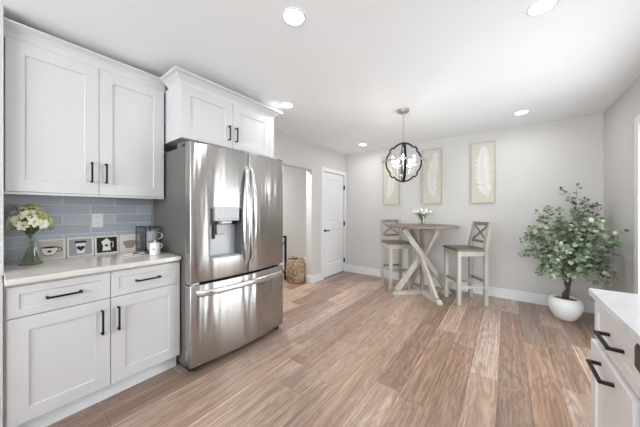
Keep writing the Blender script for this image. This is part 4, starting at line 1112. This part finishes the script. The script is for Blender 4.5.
for k in range(13):
    an = k * 2.39996 + 0.5; u = Vector((math.cos(an), math.sin(an), 0)); t_ = Vector((-math.sin(an), math.cos(an), 0))
    low = k % 3 == 0
    p0 = u * 0.015 + Z * 0.21; p1 = u * (0.062 if low else 0.05) + Z * (0.255 if low else 0.30); p2 = u * (0.112 if low else 0.086) + Z * (0.215 if low else rb.uniform(0.30, 0.40)); wv = 0.008 if low else 0.010
    bm = bmesh.new(); rows = []
    for j in range(7):
        t = j / 6; p = p0 * (1 - t) ** 2 + p1 * 2 * t * (1 - t) + p2 * t * t; ww_ = wv * math.sin(math.pi * (0.08 + 0.9 * t))
        rows.append([bm.verts.new(p - t_ * ww_), bm.verts.new(p - Z * 0.003), bm.verts.new(p + t_ * ww_)])
    for a_, b_ in zip(rows, rows[1:]):
        bm.faces.new((a_[0], a_[1], b_[1], b_[0])); bm.faces.new((a_[1], a_[2], b_[2], b_[1]))
    obj('leaf', bm, 'leafdark', fb, smooth=True)

# black wire rack with two mugs
rx0, rx1, ry0, ry1, rh = -2.675, -2.435, 0.760, 0.868, 0.222
rk = thing('wire_rack', 'black wire mug rack on the worktop next to the fridge', 'rack', ((rx0 + rx1) / 2, (ry0 + ry1) / 2, CZt + 0.0005))
hx_, hy_ = (rx1 - rx0) / 2, (ry1 - ry0) / 2
bm = bmesh.new()
for z_ in (0.004, rh):
    for (p, q) in (((-hx_, -hy_), (hx_, -hy_)), ((hx_, -hy_), (hx_, hy_)), ((hx_, hy_), (-hx_, hy_)), ((-hx_, hy_), (-hx_, -hy_))):
        bar(bm, (*p, z_), (*q, z_), 0.0055, 0.0055)
for p in ((-hx_, -hy_), (hx_, -hy_), (hx_, hy_), (-hx_, hy_)): bar(bm, (*p, 0.0005), (*p, rh + 0.003), 0.0055, 0.0055)
for (p, q) in (((-hx_, -hy_), (hx_, -hy_)), ((hx_, -hy_), (hx_, hy_))): bar(bm, (*p, 0.028), (*q, 0.028), 0.005, 0.005)
obj('frame', bm, 'black', rk)
bm = bmesh.new()
def wires(p, q, n):
    for k in range(1, n):
        t = k / n; c_ = Vector((p[0] + (q[0] - p[0]) * t, p[1] + (q[1] - p[1]) * t, 0)); tube(bm, [c_ + Z * 0.004, c_ + Z * rh], 0.0008, 4, caps=False)
wires((-hx_, -hy_), (hx_, -hy_), 18); wires((hx_, -hy_), (hx_, hy_), 9); wires((-hx_, -hy_), (-hx_, hy_), 9)
for k in range(1, 8):
    y_ = -hy_ + 2 * hy_ * k / 8; tube(bm, [(-hx_, y_, 0.004), (hx_, y_, 0.004)], 0.0012, 4, caps=False)
obj('wire_mesh', bm, 'black', rk)
def mug(z0, label):
    t = thing('mug', label, 'mug', (-2.478, 0.824, z0), 0, 'mugs stacked in the wire rack')
    bm = bmesh.new(); lathe(bm, [(0.034, 0.0), (0.039, 0.004), (0.041, 0.085), (0.039, 0.088), (0.037, 0.084), (0.036, 0.008), (0.02, 0.006)], 28); obj('cup', bm, 'mug', t, smooth=True)
    a = math.radians(66)
    bm = bmesh.new(); pts = []
    for k in range(13):
        an = math.radians(-90 + 180 * k / 12); rr_ = 0.0385 + 0.034 * math.cos(an); pts.append((rr_ * math.cos(a), rr_ * math.sin(a), 0.044 + 0.028 * math.sin(an)))
    tube(bm, pts, 0.0055, 8); obj('handle', bm, 'ceramic', t, smooth=True)
mug(CZt + 0.009, 'lower of the two mugs in the wire rack, handle towards the fridge')
mug(CZt + 0.009 + 0.090, 'upper of the two mugs in the wire rack, handle towards the fridge')

# lidded jar
cn = thing('lidded_jar', 'small white lidded ceramic jar in front of the wire rack', 'jar', (-2.335, 0.795, CZt + 0.0005))
bm = bmesh.new(); lathe(bm, [(0.033, 0.0), (0.037, 0.004), (0.0382, 0.030), (0.0385, 0.060), (0.0365, 0.086), (0.033, 0.090)], 32); obj('jar_body', bm, 'ceramic', cn, smooth=True)
bm = bmesh.new(); lathe(bm, [(0.034, 0.0905), (0.036, 0.093), (0.034, 0.097), (0.020, 0.100), (0.008, 0.101), (0.006, 0.105), (0.0085, 0.110), (0.007, 0.115), (0.003, 0.117)], 28); obj('lid', bm, 'ceramic', cn, smooth=True)
bm = bmesh.new(); aa = math.atan2(-0.795, 2.335)
def onjar(s_, z_): an = aa - 0.30 + s_ / 0.0385; return Vector((0.0390 * math.cos(an), 0.0390 * math.sin(an), z_))
for (pts) in ([(-0.012, 0.052), (-0.010, 0.058), (-0.006, 0.056), (-0.006, 0.050), (-0.002, 0.047)], [(0.002, 0.050), (0.005, 0.057), (0.009, 0.056), (0.009, 0.049), (0.004, 0.046), (0.002, 0.050)], [(-0.012, 0.045), (0.0, 0.043), (0.010, 0.045)]):
    tube(bm, [onjar(*p) for p in pts], 0.0011, 5)
obj('painted_mark', bm, 'inkblack', cn)

# spoon rest with spoon
sr = thing('spoon_rest', 'shallow white dish lying on the worktop before the pictures', 'dish', (-2.455, 0.685, CZt + 0.0005))
bm = bmesh.new(); n = 36; rings = []
for (f_, z_) in ((0.80, 0.0), (0.97, 0.006), (1.0, 0.011), (0.96, 0.011), (0.80, 0.005), (0.1, 0.004)):
    rings.append([bm.verts.new((0.058 * f_ * math.cos(2 * math.pi * k / n), 0.090 * f_ * math.sin(2 * math.pi * k / n), z_)) for k in range(n)])
for a_, b_ in zip(rings, rings[1:]):
    for k in range(n): bm.faces.new((a_[k], a_[(k + 1) % n], b_[(k + 1) % n], b_[k]))
bm.faces.new(rings[0]); bm.faces.new(rings[-1])
obj('dish', bm, 'ceramic', sr, smooth=True)
sp = thing('spoon', 'dark spoon resting in the shallow white dish', 'spoon', (-2.455, 0.715, CZt + 0.0065))
bm = bmesh.new(); n = 16; rings = []
for (f_, z_) in ((0.25, 0.001), (0.8, 0.003), (1.0, 0.009), (0.93, 0.009), (0.6, 0.006), (0.1, 0.005)):
    rings.append([bm.verts.new((0.022 * f_ * math.cos(2 * math.pi * k / n), -0.022 + 0.022 * f_ * math.sin(2 * math.pi * k / n), z_)) for k in range(n)])
for a_, b_ in zip(rings, rings[1:]):
    for k in range(n): bm.faces.new((a_[k], a_[(k + 1) % n], b_[(k + 1) % n], b_[k]))
bm.faces.new(rings[0]); bm.faces.new(rings[-1]); obj('bowl', bm, 'spoon', sp, smooth=True)
bm = bmesh.new(); tube(bm, [(0, -0.005, 0.007), (0.0, 0.02, 0.010), (0.002, 0.06, 0.013)], [0.004, 0.003, 0.0035], 8); obj('handle', bm, 'polish', sp, smooth=True)
